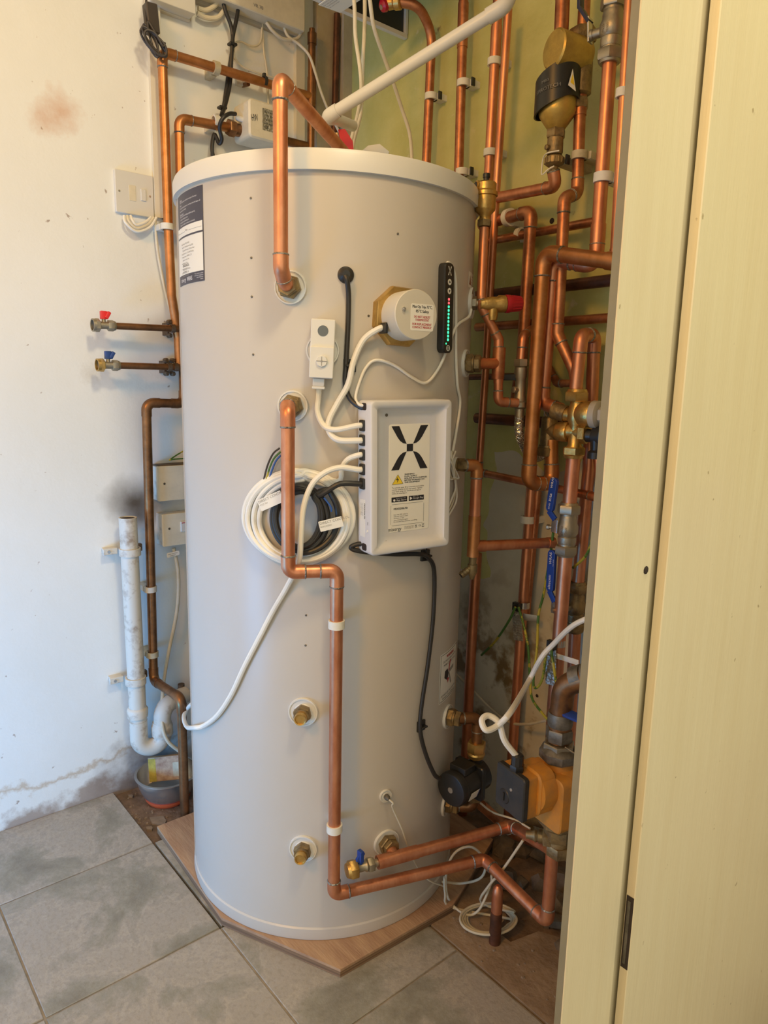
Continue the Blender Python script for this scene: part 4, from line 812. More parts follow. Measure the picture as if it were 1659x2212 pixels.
v2 = A(1042, 672, hv); v3 = A(1077, 733, hv+.01); v4 = A(1077, 785, hv+.01); v5 = A(1076, 868, hv+.01); v6 = A(1118, 870, hv+.02)
pipe('copper pipe from the air vent down across to the mid right tank port tee', [vt, va, A(1042, 664, hv), v3, v4, v5, v6], .0088, 'copper', .010, elbows=[3, 4] if 0 else [1, 2, 4], sleeves=[(3, .0, 1.0), (4, .0, .5)])
t4 = Thing('port_tee', 'copper stub from the mid right tank port to its tee', 'pipe', R2p(0, 0, .02)); t4.part('stub', B().tube([R2p(0, 0, .018), v4-(v4-R2p.o)*.05], .0105, 16), 'copper'); t4.part('tee_body', B().tube([v4+V((0, 0, .030)), v4-V((0, 0, .030))], .0125, 16), 'copper_aged')
# relief valve with red cap
c = A(1060, 657, hv); d = A(1120, 656, hv+.012)-c; d.normalize()
T = Thing('relief_valve', 'brass pressure relief valve with ribbed red cap', 'valve', c)
T.part('body', B().lathe(c, d, [(.009, -.022), (.012, -.012), (.0135, .0), (.0135, .012), (.016, .016), (.016, .028)], 22).lathe(c+d*.004, -Z, [(.0105, 0), (.0105, .022), (.009, .030)], 18).tube([R1p(0, 0, .015), c-d*.015], .0085, 14), 'brass')
T.part('red_cap', B().lathe(c, d, [(.0165, .029), (.0170, .031), (.0170, .037), (.0155, .040), (.0135, .060), (.012, .062)], 28), 'red_plastic', 'ribbed red cap')
for k in range(16):
    t = k/16*6.283; e = Z.cross(d).normalized(); o_ = lambda rr: (Z*math.cos(t)+e*math.sin(t))*rr
    T.part('rib', B().bar(c+d*.041+o_(.0152), c+d*.059+o_(.0136), .0014, .0014), 'red_plastic')
tx = B(); G = FN(c+V((0, -.0136, 0))-d*.002, V((d.y*-.2, -1, 0))); text(tx, G, 'CE', 0, -.003, .008, .0004, 'c', bold=.02); T.part('cast_lettering', tx, 'brass_dull')
# check / filling valve with braided hose
fv = A(1126, 776, hv+.035); fb = A(1122, 905, hv+.035); L = fv.z-fb.z; fx_ = V((fb.x*.5+fv.x*.5, fb.y*.5+fv.y*.5, fv.z)); axv = (fb-fv).normalized()
T = Thing('filling_valve', 'slim nickel filling loop valve with black tap left of the thick front run', 'valve', fv)
T.part('body', B().lathe(fv, axv, [(.010, L*.12), (.0125, L*.14), (.0125, L*.30), (.0105, L*.33), (.0105, L*.60), (.0115, L*.62), (.0115, L*.70), (.014, L*.72), (.014, L*.80), (.0095, L*.83), (.009, L*.98)], 22), 'nickel'); T.part('nut', B().nut(fv, axv, .0150, 0, L*.12), 'nickel')
e = (RT*-1); hk = fv+axv*(L*.30); T.part('tap_handle', B().bar(hk+e*.010, hk+e*.040, .010, .012), 'black_plastic'); hk = fv+axv*(L*.52); T.part('side_screw', B().lathe(hk, e-FW*.6, [(.006, .008), (.0065, .018), (.005, .019)], 14), 'nickel')
pipe('short copper swan neck joining the filling valve top to the pipe behind', [A(1147, 712, hv+.09), A(1130, 726, hv+.035), fv-axv*.0-V((0, 0, .0))], .0082, 'copper', .014)
hose = spline([fb+axv*-.004, A(1121, 925, hv+.035), A(1126, 950, hv+.045), A(1145, 985, hv+.10), A(1170, 985, hv+.12), A(1184, 950, hv+.11), A(1184, 880, hv+.10)], 10)
T = Thing('braided_hose', 'braided steel hose curving behind the thick front run', 'hose', hose[0]); T.part('sleeve', B().tube(hose, .0085, 12), 'nickel')
br = B()
for k in range(6):
    for s in (-1, 1):
        pts = []; 
        for i in range(len(hose)-1):
            tdir = (hose[i+1]-hose[i]).normalized(); xx = tdir.cross(V((0, 1, 0))).normalized(); yy = tdir.cross(xx); t = s*i*.75+k*1.047; pts.append(hose[i]+(xx*math.cos(t)+yy*math.sin(t))*.0088)
        br.tube(pts, .0009, 4)
T.part('braid', br, 'steel')['kind'] = 'stuff'
# --- brass mixing valve
YX = 1.165
xt = AY(1247, 842, YX); xb = AY(1240, 972, YX); mc = AY(1245, 905, YX); Lz = xt.z-xb.z
T = Thing('mixing_valve', 'yellow brass multi port control valve with grey motor head and blue cap', 'valve', mc)
R_ = V((1, .12, 0)).normalized()
T.part('body', B().lathe(mc, Z, [(.018, -Lz/2), (.013, -Lz/2+.008), (.0125, -.012), (.018, -.002), (.0185, .014), (.014, .026), (.014, Lz/2-.010)], 24).lathe(mc+V((0, 0, .010)), R_, [(.016, 0), (.024, .012), (.025, .030), (.024, .034)], 28).lathe(mc+V((0, 0, .008)), -R_, [(.013, 0), (.014, .026)], 20).lathe(mc-V((0, 0, .024)), -R_, [(.013, 0), (.014, .014)], 20).lathe(mc-V((0, 0, .026)), R_, [(.013, 0), (.014, .016)], 20), 'brass')
T.part('top_nut', B().nut(xt, Z, .0235, -.022, -.004).lathe(xt, Z, [(.020, -.004), (.018, .001)], 20), 'brass'); T.part('bottom_nut', B().nut(xb, Z, .0225, -.010, .006, rot=.2).lathe(xb, Z, [(.0175, -.016), (.020, -.010)], 20), 'brass')
T.part('left_elbow', B().tube(fillet([mc+V((0, 0, .008))-R_*.022, mc+V((0, 0, .012))-R_*.040, mc+V((0, 0, .014))-R_*.05], .01)[0], .0165, 18), 'brass_dull'); T.part('left_plug', B().lathe(mc-V((0, 0, .026)), -R_, [(.019, .014), (.020, .018), (.019, .036), (.016, .040)], 24), 'brass')
T.part('right_nut', B().nut(mc-V((0, 0, .026)), R_, .021, .012, .026), 'brass')
T.part('motor_head', B().lathe(mc+V((0, 0, .010)), R_, [(.026, .034), (.026, .046), (.022, .048), (.016, .050)], 28).nut(mc+V((0, 0, .010)), R_, .019, .050, .082), 'grey_plastic')
G = FN(mc+V((0, 0, .010))+R_*.066+V((.002, -.0172, 0)), V((-.02, -1, 0))); T.part('head_sticker', B().rbox(G, 0, 0, .014, .014, 0, .0004, .0005, .0001), 'label_white')
T.part('pressure_body', B().lathe(mc-V((0, 0, .030)), R_, [(.013, .026), (.012, .036), (.0185, .040), (.020, .058)], 24).lathe(mc-V((-.048, 0, .036)), -Z, [(.012, 0), (.010, .02), (.015, .024), (.015, .036)], 18), 'black_plastic')
T.part('blue_cap', B().lathe(mc-V((0, 0, .030)), R_, [(.0225, .058), (.0235, .062), (.0235, .085), (.020, .09)], 32), 'blue_cap', 'ribbed blue cap')
pipe('slanting copper pipe dropping from the blue capped port', [mc+V((.058, .01, -.070)), AY(1312, 1100, YX+.01)], .0112, 'copper', elbows=False)
# --- below the mixing valve
bv = AY(1226, 1143, YX); p2 = AY(1219, 1192, YX); p3 = AY(1196, 1530, YX)
pipe('thick copper pipe between the mixing valve and the first nickel ball valve', [xb-V((0, 0, .006)), bv+V((0, 0, .03))], .0140, 'copper', elbows=False)
T = ballvalve('ball_valve', 'bright nickel ball valve under the mixing valve with raised blue lever', bv, Z, .98)
sl = V((-.90, -.35, 0)).normalized(); T.part('stem', B().nut(bv, sl, .007, .016, .030).lathe(bv, sl, [(.004, .03), (.004, .036)], 10).nut(bv, sl, .0055, .036, .042), 'nickel')
def P_(px, py): return AY(px, py, YX-.022)
def lever(T, pts, words, w=.019):
    a, b, c_, d_ = pts; nrm = V((-.15, -1, 0)).normalized()
    lo = T.part('lever', B().bar(a, b, w*.8, .003, nrm), 'steel'); hn = Fr(c_, (d_-c_).cross(nrm).normalized()*-1, (d_-c_), nrm); hn = Fr(c_, nrm.cross(d_-c_)*-1, d_-c_, nrm); Lh_ = (d_-c_).length
    T.part('lever_neck', B().bar(b, c_+(c_-b)*.1, w*.62, .0045, nrm), 'blue_lever', parent=lo); g = B(); g.rbox(hn, 0, Lh_/2, w, Lh_, -.004, .003, w*.45, .001, 5); T.part('grip', g, 'blue_lever', parent=lo)
    tx = B(); G = FN(c_+nrm*.0032, nrm); up_ = (d_-c_).normalized(); G = Fr(G.o, up_, nrm.cross(up_), nrm)
    for s, a_, b_, sz in words: text(tx, G, s, a_, b_, sz, .0004)
    T.part('lettering', tx, 'ink_white', parent=lo)
lever(T, [P_(1197, 1150), P_(1199, 1122), P_(1187, 1105), P_(1198, 1032)], [('inta', .022, -.003, .011), ('WRAS', .048, -.002, .008), ('DN22', .006, -.002, .005)])
tx = B(); G = FN(bv+V((.006, -.0216, -.006)), V((-.1, -1, 0))).rot(math.pi/2); text(tx, G, 'DN22', .006, .002, .007, .0006, 'c'); text(tx, G, 'PN30', .006, -.008, .007, .0006, 'c'); T.part('cast_lettering', tx, 'brass_dull')
pipe('thick copper pipe below the first nickel ball valve', [bv-V((0, 0, .045)), p3, AY(1190, 1640, YX+.02)], .0140, 'copper', elbows=False)
b2v = AY(1243, 1310, 1.235); T = ballvalve('ball_valve', 'shadowed nickel ball valve behind the thick pipe with a long blue lever', b2v, Z, 1.0, 'brass_dull')
def P_(px, py): return AY(px, py, YX-.004)
lever(T, [P_(1197, 1325), P_(1198, 1300), P_(1188, 1278), P_(1193, 1188)], [('altecnic', .006, -.003, .010), ('WRAS', .058, -.003, .009), ('FULL BORE', .055, -.009, .003)], .020)
T.part('stem', B().lathe(AY(1199, 1318, YX-.008), V((-.3, -1, 0)), [(.005, 0), (.004, .008)], 12).bar(AY(1200, 1318, YX), b2v, .010, .010), 'nickel')
# --- runs between tank and thick pipe
hl = hOf(R3p(0, 0, .03)); z_ = R3p.o.z
k1 = A(1030, 1016, hl+.01); k2 = A(1017, 1180, hl+.01); k1.z = z_; k2 = V((k1.x, k1.y, k2.z)); k2b = k2-V((0, 0, .026))
T7 = pipe('copper pipe elbowing down from the small right port to a tee and drain cock', [R3p(0, 0, .024), k1, k2-V((0, 0, .02))], .0108, 'copper', .020, elbow_mat='copper_orange', sleeves=[(1, .55, 1.0)])
tq = AY(1196, 1172, YX+.01)
pipe('horizontal copper branch from the tee to the thick pipe', [k2, tq], .0105, 'copper', elbows=False, sleeves=[(0, .0, .14), (0, .92, 1.0)])
T = Thing('drain_cock', 'small brass hose end drain cock hanging under the tee', 'valve', k2b-V((0, 0, .02)))
T.part('body', B().tube([k2b+V((0, 0, .008)), k2b-V((0, 0, .012))], .0075, 14).lathe(k2b, -Z, [(.0095, .010), (.0095, .026), (.006, .034), (.004, .040)], 16), 'brass_dull')
ds = (A(995, 1254, hl)-k2b+V((0, 0, .012))).normalized(); ds = (RT*-.7-Z*.55-FW*.3).normalized(); T.part('hose_tail', B().lathe(k2b-V((0, 0, .014)), ds, [(.006, .0), (.006, .012), (.0075, .013), (.006, .018), (.0075, .019), (.006, .024), (.0075, .025), (.0065, .030)], 16), 'brass_dull')
T.part('hose_bore', B().lathe(k2b-V((0, 0, .014)), ds, [(.0045, .0295), (.0045, .0305)], 14), 'hole_shade')
pipe('copper pipe dropping behind the drain cock to the floor', [AY(1030, 1195, YB-.02), AY(1018, 1400, YB-.02), AY(1003, 1700, YB-.02), AY(985, 1960, YB-.02)], .0125, 'copper', elbows=False)
pipe('long vertical copper pipe with the first earthing tag', [AY(1149, 1040, YB), AY(1128, 1330, YB), AY(1106, 1640, YB), AY(1085, 1960, YB-.0)], .0115, 'copper', elbows=False, sleeves=[])
pipe('slim copper pipe tight behind the first earthing tag pipe', [AY(1163, 1050, YB+.01), AY(1137, 1330, YB+.01)], .0085, 'copper_aged', elbows=False)
wallclip('white clip above the first earthing tag', 1140, 1122, YB, .0115, hook=False, w=.016)
# earthing tags
def etag(px, py, px2, py2, lb, Y, crum):
    p = AY(px, py, Y); q = AY(px2, py2, Y); T = Thing('earthing_clamp', lb, 'clamp', p)
    d = q-p; F = Fr(p.lerp(q, .5), d.cross(V((0, -1, 0)))*1, -d, (0, -1, 0)); L = d.length
    T.part('strap', B().ring(p+V((0, Y and .026, .008)), Z, .0125, .0138, -.007, .007, 20), 'steel')
    T.part('clamp_block', B().rbox(FYw(p+V((0, .006, .008))), 0, 0, .019, .019, 0, .010, .001, .001).lathe(p+V((0, -.004, .010)), V((0, -1, 0)), [(.006, 0), (.005, .004)], 10), 'black_plastic')
    fo = B(); n = 12
    for i in range(n): fo.rbox(F, 0, -L/2+L*(i+.5)/n, .026, L/n*.92, -.0006, .0006+.0007*(i % 2), .0008, .0003, 1)
    T.part('foil_tag', fo, 'foil', 'crinkled metal safety tag'); T.part('screw', B().lathe(p+V((0, -.001, -.010)), V((0, -1, 0)), [(.0045, 0), (.004, .003), (.003, .0035)], 12), 'steel')
    return T
etag(1115, 1318, 1120, 1384, 'earthing clamp with hanging crinkled tag on the long vertical pipe', YB-.026, 0)
etag(1190, 1402, 1190, 1480, 'earthing clamp with crinkled tag on the thick pipe above the brass elbow', YX-.026, 1)
T = Thing('clamp_strap', 'loose steel strap end behind the first earthing tag', 'strap', AY(1145, 1334, YB)); T.part('strap', B().bar(AY(1130, 1332, YB-.01), AY(1160, 1337, YB), .016, .001, V((0, -1, 0))), 'steel')
T = Thing('paper_tie', 'pale strap end poking right of the second earthing tag', 'strap', AY(1215, 1420, YX-.02)); T.part('strap', B().bar(AY(1200, 1416, YX-.02), AY(1250, 1432, YX-.03), .011, .0012, V((0, -1, 0))), 'nylon')
# --- pump column
YP = A(1207, 1705, hOf(e3)).y
print('YP', YP)
pe = AY(1211, 1500, YP); 
T = Thing('brass_elbow', 'large stained brass elbow above the orange pump', 'fitting', AY(1210, 1560, YP))
el, _ = fillet([AY(1350, 1442, YP+.02), AY(1218, 1480, YP), AY(1206, 1600, YP)], .035, 8); T.part('bend', B().tube(el, .0190, 20), 'brass_dull' if 0 else 'copper_brown'); T.part('collar', B().lathe(el[-1].lerp(el[-2], .35), Z, [(.0205, 0), (.0215, .004), (.0215, .020), (.0205, .024)], 24), 'grey_metal'); T.part('collar', B().tube([AY(1262, 1462, YP+.01), AY(1240, 1468, YP+.006)], .0218, 20), 'grey_metal'); T.part('collar', B().tube([AY(1295, 1450, YP+.012), AY(1270, 1460, YP+.01)], .0225, 20), 'grey_metal')
pn = AY(1207, 1640, YP); pz = lambda py: AY(1207, py, YP)
T = Thing('pump_valve', 'grey crusted isolating valve nuts on top of the orange pump', 'valve', pn)
T.part('upper_nut', B().nut(pz(1598), Z, .0235, 0, .022, rot=.3), 'grey_metal'); T.part('middle_nut', B().nut(pz(1612), Z, .0275, -.004, .008), 'nickel'); T.part('union_nut', B().lathe(pz(1638), Z, [(.031, 0), (.034, .004), (.034, .016), (.028, .022), (.024, .024)], 8), 'grey_metal')
T.part('wire_ring', B().tube(spline([pz(1600)+V((.02, -.01, 0)), pz(1600)+V((.038, -.008, -.004)), pz(1600)+V((.042, 0, -.008)), pz(1600)+V((.02, .012, -.008))], 5), .0015, 6), 'grey_metal')
T.part('lever', B().bar(AY(1222, 1540, YP-.005), AY(1300, 1572, YP-.03), .018, .005, V((0, -.3, 1))), 'blue_lever', 'blue lever stub')
# orange circulator pump
T = Thing('circulation_pump', 'orange circulation pump with black terminal cover', 'pump', pz(1760)); oc = AY(1203, 1705, YP)
md = V((-.184, -.983, 0)).normalized(); sdv = Z.cross(md)
T.part('volute', B().lathe(oc, md, [(.030, -.034), (.046, -.026), (.052, -.010), (.052, .010), (.050, .014)], 32).lathe(oc-V((0, 0, 0)), Z, [(.030, .030), (.024, .045), (.024, .062)], 22).lathe(oc, -Z, [(.030, .030), (.024, .048), (.024, .062)], 22), 'orange_paint')
F = FN(oc, md); F = Fr(oc, Z.cross(md), Z, md)
T.part('flange_plate', B().rbox(F, 0, -.004, .096, .096, .010, .034, .012, .002), 'orange_paint')
T.part('motor_case', B().lathe(oc+V((0, 0, .020)), md, [(.038, .034), (.038, .062)], 28).rbox(F, -.004, .018, .066, .078, .034, .066, .016, .003), 'orange_paint')
T.part('terminal_box', B().rbox(F, -.012, .016, .068, .074, .060, .086, .004, .002), 'orange_paint')
cv = T.part('terminal_cover', B().rbox(F, -.012, .016, .072, .078, .086, .096, .006, .002), 'anthracite', 'flat black cover')
T.part('speed_knob', B().lathe(F(-.024, .002, .096), md, [(.013, 0), (.012, .0012)], 24).rbox(F, -.024, .002, .0035, .015, .097, .0995, .001, .0005, 2), 'black_plastic', parent=cv); T.part('screw', B().lathe(F(-.008, .022, .096), md, [(.0030, 0), (.0026, .001)], 12), 'steel', parent=cv)
gp = F(-.010, .056, .084); T.part('cable_gland', B().nut(gp-V((0, 0, .004)), Z, .0125, 0, .012).lathe(gp, Z, [(.0105, .008), (.010, .024), (.007, .027)], 10), 'black_plastic')
cable('white flex looping up from the pump gland and away behind the door frame', [gp+V((0, 0, .02)), A(1090, 1600, hOf(gp)), A(1078, 1562, hOf(gp)+.005), A(1055, 1546, hOf(gp)+.01), A(1041, 1556, hOf(gp)), A(1050, 1577, hOf(gp)-.01), A(1075, 1567, hOf(gp)), A(1105, 1535, hOf(gp)+.01), AY(1140, 1475, 1.07), AY(1170, 1420, 1.08), AY(1195, 1392, 1.09), AY(1240, 1350, 1.08), AY(1300, 1325, 1.10), AY(1340, 1310, 1.20), AY(1365, 1300, 1.27)], .0052, 'white_cable', 'pump_flex')
lb_ = pz(1765); T = Thing('pump_valve', 'corroded isolating valve under the orange pump', 'valve', lb_-V((0, 0, .05)))
T.part('union_nut', B().lathe(pz(1752), -Z, [(.024, 0), (.032, .004), (.034, .010), (.034, .022), (.028, .028)], 8), 'brass_dull'); T.part('body', B().nut(pz(1790), -Z, .025, -.006, .018, rot=.4).lathe(pz(1810), -Z, [(.018, -.014), (.018, .012)], 18), 'brass_dull'); T.part('lower_nut', B().nut(pz(1832), -Z, .0225, -.008, .012), 'brass_dull')
sp_ = pz(1812); hs = V((-.9, -.5, -.12)).normalized(); T.part('side_spindle', B().nut(sp_, hs, .017, .012, .026).lathe(sp_, hs, [(.011, .026), (.012, .034), (.009, .036), (.011, .040), (.008, .046), (.007, .056)], 16), 'brass_dull')
fz = e3.z; 
# black pump
bp0 = A(985, 1690, hOf(R4p(0, 0, .035))-.015)
r5 = R4p(0, 0, .030); m1 = A(1032, 1556, hOf(r5)+.01); m1.z = r5.z; m2 = A(1030, 1612, hOf(m1)); m2 = V((m1.x, m1.y, m2.z))
pipe('brassy copper elbow from the right port above the black pump', [R4p(0, 0, .024), m1, m2], .0110, 'copper_brown', .015)
r6 = R5p(0, 0, .030); n1 = A(1022, 1762, hOf(r6)+.01); n1.z = r6.z; n2 = V((m1.x, m1.y, n1.z)); 
pipe('copper elbow from the right port below the black pump', [R5p(0, 0, .024), n2, n2+V((0, 0, .04))], .0110, 'copper_brown', .015)
pc = V((m1.x, m1.y, (m2.z+n2.z)/2+.004)); bd = (A(972, 1693, hOf(pc)-.06)-pc); bd.z = 0; bd.normalize()
T = Thing('circulation_pump', 'small black circulation pump with round face beside the tank', 'pump', pc)
T.part('volute', B().lathe(pc, bd, [(.026, -.018), (.034, -.012), (.034, .016)], 28).tube([pc+V((0, 0, .055)), pc-V((0, 0, .055))], .014, 16), 'black_paint')
F = Fr(pc, Z.cross(bd), Z, bd); T.part('mounting_plate', B().rbox(F, 0, 0, .074, .074, .014, .024, .008, .002), 'black_paint')
T.part('motor_can', B().lathe(pc, bd, [(.034, .024), (.034, .062), (.0355, .064), (.0355, .076), (.033, .080), (.031, .0805)], 36), 'black_plastic'); T.part('centre_screw', B().lathe(pc, bd, [(.006, .080), (.006, .082)], 16), 'steel')
T.part('cable_box', B().rbox(Fr(F(0, .030, .044), F.t, F.n, Z), 0, 0, .040, .036, 0, .014, .003, .001), 'black_plastic')
G = FN(F(.0342*math.cos(-.35), .0342*math.sin(-.35), .045), F.t*math.cos(.35)-Z*math.sin(.35), Z); T.part('rating_label', B().rbox(G, 0, 0, .026, .022, 0, .0004, .0005, .0001), 'label_white'); T.part('label_stripe', B().rbox(G, .0145, 0, .003, .022, 0, .0004, .0005, .0001), 'blue_lever')
T = Thing('pump_union', 'brass union nuts above the black pump', 'fitting', m2); T.part('nut', B().nut(m2, -Z, .0195, -.010, .012).lathe(m2, -Z, [(.017, .012), (.0185, .016), (.016, .024)], 20), 'brass')
T = Thing('pump_union', 'copper brown union nut beneath the black pump', 'fitting', n2); T.part('nut', B().nut(n2+V((0, 0, .018)), Z, .0185, 0, .018), 'brass_dull')
pipe('short copper pipe running back from under the black pump to the valve', [A(1040, 1740, hOf(pc)+.05), A(1110, 1800, hOf(pc)+.10), A(1160, 1822, hOf(pc)+.10)], .0115, 'copper_aged', .02, elbows=[0])
# odd pieces low on the right
st0 = AZ(1068, 2036, 0); z1 = A(1072, 1912, hOf(st0)).z
T = Thing('capped_stub', 'capped copper pipe stub standing up through the broken concrete', 'pipe', st0); T.part('stub', B().tube([st0-V((0, 0, .03)), st0+V((.001, 0, z1*.55))], .0115, 16), 'copper_dark'); T.part('cap', B().lathe(st0+V((.001, 0, z1*.5)), Z, [(.0108, 0), (.0108, z1*.36), (.009, z1*.45), (.004, z1*.5)], 18), 'copper')
pipe('dark copper pipe rising from the rubble behind the capped stub', [AY(1097, 1815, YB-.04), AY(1078, 1990, YB-.04)], .0125, 'copper_dark', elbows=False)
T = Thing('pipe_end', 'open ended old brass pipe lying behind the orange pump cover', 'pipe', AY(1137, 1762, YB-.03)); o_ = AY(1137, 1762, YB-.05); dd = V((-.5, -.8, .35)).normalized(); T.part('tube', B().ring(o_, dd, .013, .017, -.05, .004, 20), 'brass_dull'); T.part('bore', B().lathe(o_, dd, [(.0128, -.045), (.0128, -.04)], 18), 'hole_shade')
# loose cables
def CY(pts): return [AY(x, y, Y) for x, y, Y in pts]
cable('green and yellow earth wire from the first tag down to the left', CY([(1113, 1312, 1.20), (1100, 1340, 1.21), (1070, 1385, 1.24), (1040, 1415, 1.265)]), .0028, 'earth_green', 'earth_wire')
cable('green and yellow earth wire sweeping from the first tag to the pump column', CY([(1120, 1312, 1.20), (1130, 1345, 1.19), (1141, 1400, 1.18), (1145, 1470, 1.18), (1150, 1510, 1.17), (1175, 1545, 1.15), (1190, 1560, 1.14)]), .0028, 'earth_green', 'earth_wire')
cable('green and yellow earth wire looping from the upper ball valve to the second tag', CY([(1195, 1150, 1.16), (1190, 1190, 1.17), (1175, 1280, 1.19), (1163, 1330, 1.19), (1160, 1400, 1.17), (1152, 1470, 1.15), (1158, 1486, 1.14), (1172, 1465, 1.13), (1180, 1410, 1.12), (1187, 1400, 1.12)]), .0028, 'earth_green', 'earth_wire')
cable('green and yellow earth wire arching down beside the door frame', CY([(1312, 1085, 1.10), (1290, 1120, 1.13), (1275, 1180, 1.15), (1262, 1205, 1.17), (1238, 1226, 1.20)]), .0028, 'earth_green', 'earth_wire')
cable('green and yellow earth wire crossing the second crinkled tag', CY([(1190, 1400, 1.12), (1196, 1440, 1.115), (1202, 1480, 1.12)]), .0028, 'earth_green', 'earth_wire')
cable('cream flex arching behind the ball valves to the frame', CY([(1275, 1060, 1.26), (1266, 1130, 1.26), (1258, 1195, 1.25), (1238, 1235, 1.23), (1226, 1280, 1.24)]), .005, 'cream_cable', 'flex')
cable('cream flex crossing low on the back wall behind the copper pipes', CY([(985, 1455, 1.26), (1010, 1480, 1.265), (1060, 1530, 1.265), (1100, 1560, 1.25), (1140, 1564, 1.22), (1180, 1556, 1.20)]), .0032, 'cream_cable', 'flex')
cable('white wire sagging under the black pump to the lower valve', CY([(1038, 1735, 1.05), (1065, 1755, 1.10), (1110, 1770, 1.12), (1145, 1790, 1.12)]), .0022, 'white_cable', 'thin_cable')
def CZ(pts): return [AZ(x, y, z) for x, y, z in pts]
fl = []
for k in range(4):
    for i in range(14):
        t = i/14*6.283; fl.append(AZ(1055+(46+5*k)*math.cos(t), 1985+(30+4*(k % 2))*math.sin(t)*(1 if k else 1), .008+.004*k))
cable('coil of loose cream wire lying on the floor round the capped stub', CZ([(960, 1895, .10), (962, 1930, .05), (975, 1960, .01)])+fl+CZ([(1040, 1950, .03), (1055, 1915, .09), (1085, 1880, .14), (1130, 1815, .22)]), .0026, 'cream_cable', 'cable_coil', 4)
cable('cream wire looping from behind the tank over the floor coil', CZ([(955, 1905, .05), (1000, 1908, .04), (1040, 1895, .08), (1048, 1860, .12), (1020, 1830, .14), (985, 1840, .12), (965, 1880, .08), (968, 1940, .02), (1005, 1975, .012), (1035, 1965, .03), (1060, 1910, .08), (1062, 1890, .1)]), .0026, 'cream_cable', 'thin_cable', 6)
# ================================================================== LEFT WALL
D = lambda px, py, d=.045: AX(px, py, WX+d)
def wclip(lb, p, ax, r, material='nylon', w=.014):
    T = Thing('pipe_clip', lb, 'pipe clip', V((WX, p.y, p.z))); T.part('band', B().ring(p, ax, r*1.01, r*1.40, -w/2, w/2, 20), material)
    F = FX(V((WX, p.y, p.z))); a = .030 if abs(ax[2]) > .5 else w; b_ = w if abs(ax[2]) > .5 else .030
    T.part('base', B().rbox(F, 0, 0, a, b_, 0, max(p.x-WX-r*.9, .004), .001, .0004, 2), material); return T
p = [D(372, 1200), D(369, 640), D(364, 480), D(350, 112), D(672, 209)]
low_ = [D(388, 800, .04), D(385, 730, .04), D(371, 640), D(363, 480), D(350, 112), D(672, 209)]
pipe('tarnished copper pipe climbing the left wall then running right along it', low_, .0108, 'copper_orange', [.05, .05, .05, .018], elbows=[3], solder=True)
tz = D(673, 209)
T = Thing('copper_pipe', 'capped brown copper riser in the corner with a tee', 'pipe', D(671, 330)); T.part('tube', B().tube([D(674, 78), D(671, 345)], .0098, 16), 'copper_brown'); T.part('tee', B().tube([D(674, 168), D(672, 232)], .0122, 16), 'copper_brown'); T.part('cap', B().tube([D(674, 96), D(674, 72)], .0122, 14).tube([D(674, 72), D(674, 62)], .0075, 12), 'copper_brown')
ldir = (D(672, 209)-D(350, 112)).normalized()
p = D(466, 147); wclip('cream clip on the high horizontal pipe on the left wall', p, ldir, .0108, 'nylon_old')
p = D(571, 176); T = Thing('cable_tie', 'black cable tie round the high horizontal pipe', 'cable tie', p); T.part('band', B().ring(p, ldir, .0110, .0130, -.004, .004, 18), 'black_rubber'); T.part('head', B().rbox(FX(p+V((0, 0, .014))), 0, 0, .007, .010, -.004, .004, .001, .001, 2), 'black_rubber')
z2 = D(388, 258, .05).z
pipe('brown copper pipe turning right behind the lid to the zone valve', [D(392, 520, .05), D(387, 256, .05), D(497, 276, .05)], .0108, 'copper_orange', .018, elbows=[0])
p = D(466, 263, .05); wclip('white clip on the lower horizontal pipe by the zone valve', p, ldir, .0108)
T = Thing('zone_valve_body', 'brown brass valve nut left of the actuator box', 'valve', D(500, 278)); T.part('nut', B().nut(D(492, 275, .05), ldir, .020, 0, .018), 'copper_brown'); T.part('collar', B().lathe(D(505, 279, .05), ldir, [(.015, 0), (.015, .05)], 18), 'copper_brown')
pipe('brown copper pipe from the zone valve to the corner riser', [D(560, 290, .04), D(671, 318, .04)], .0108, 'copper_brown', elbows=False)
bc = D(552, 272, .06); F = Fr(bc, (0, 1, 0), Z, (1, 0, 0)); T = Thing('valve_actuator', 'off white motorised valve actuator box marked HW', 'actuator', bc)
T.part('housing', B().rbox(F, .012, .002, .105, .088, -.035, .040, .010, .004), 'warm_plastic'); G = Fr(F(-.0405, 0, 0), (1, 0, 0), Z, (0, -1, 0))
T.part('cable_gland', B().lathe(F(-.040, .004, .005), V((0, -1, 0)), [(.0065, 0), (.0065, .012), (.004, .018)], 10), 'white_plastic'); T.part('rating_label', B().rbox(F, .024, .006, .056, .050, .0402, .0406, .001, .0001), 'foil', 'silver printed rating label')
tx = B(); K = F.shift(0, 0, .0408); text(tx, K, 'HW', -.024, -.004, .022, 0, 'c', .018, rot=.2); T.part('handwriting', tx, 'ink'); tx = B()
for i, s in enumerate(('Zone valve actuator', 'TYPE VC4013', '230V 50Hz IP20', '6W  MADE IN', 'CE')): text(tx, K, s, .002, .022-i*.009, .0055 if i < 4 else .009, .0002)
T.part('label_print', tx, 'ink'); 
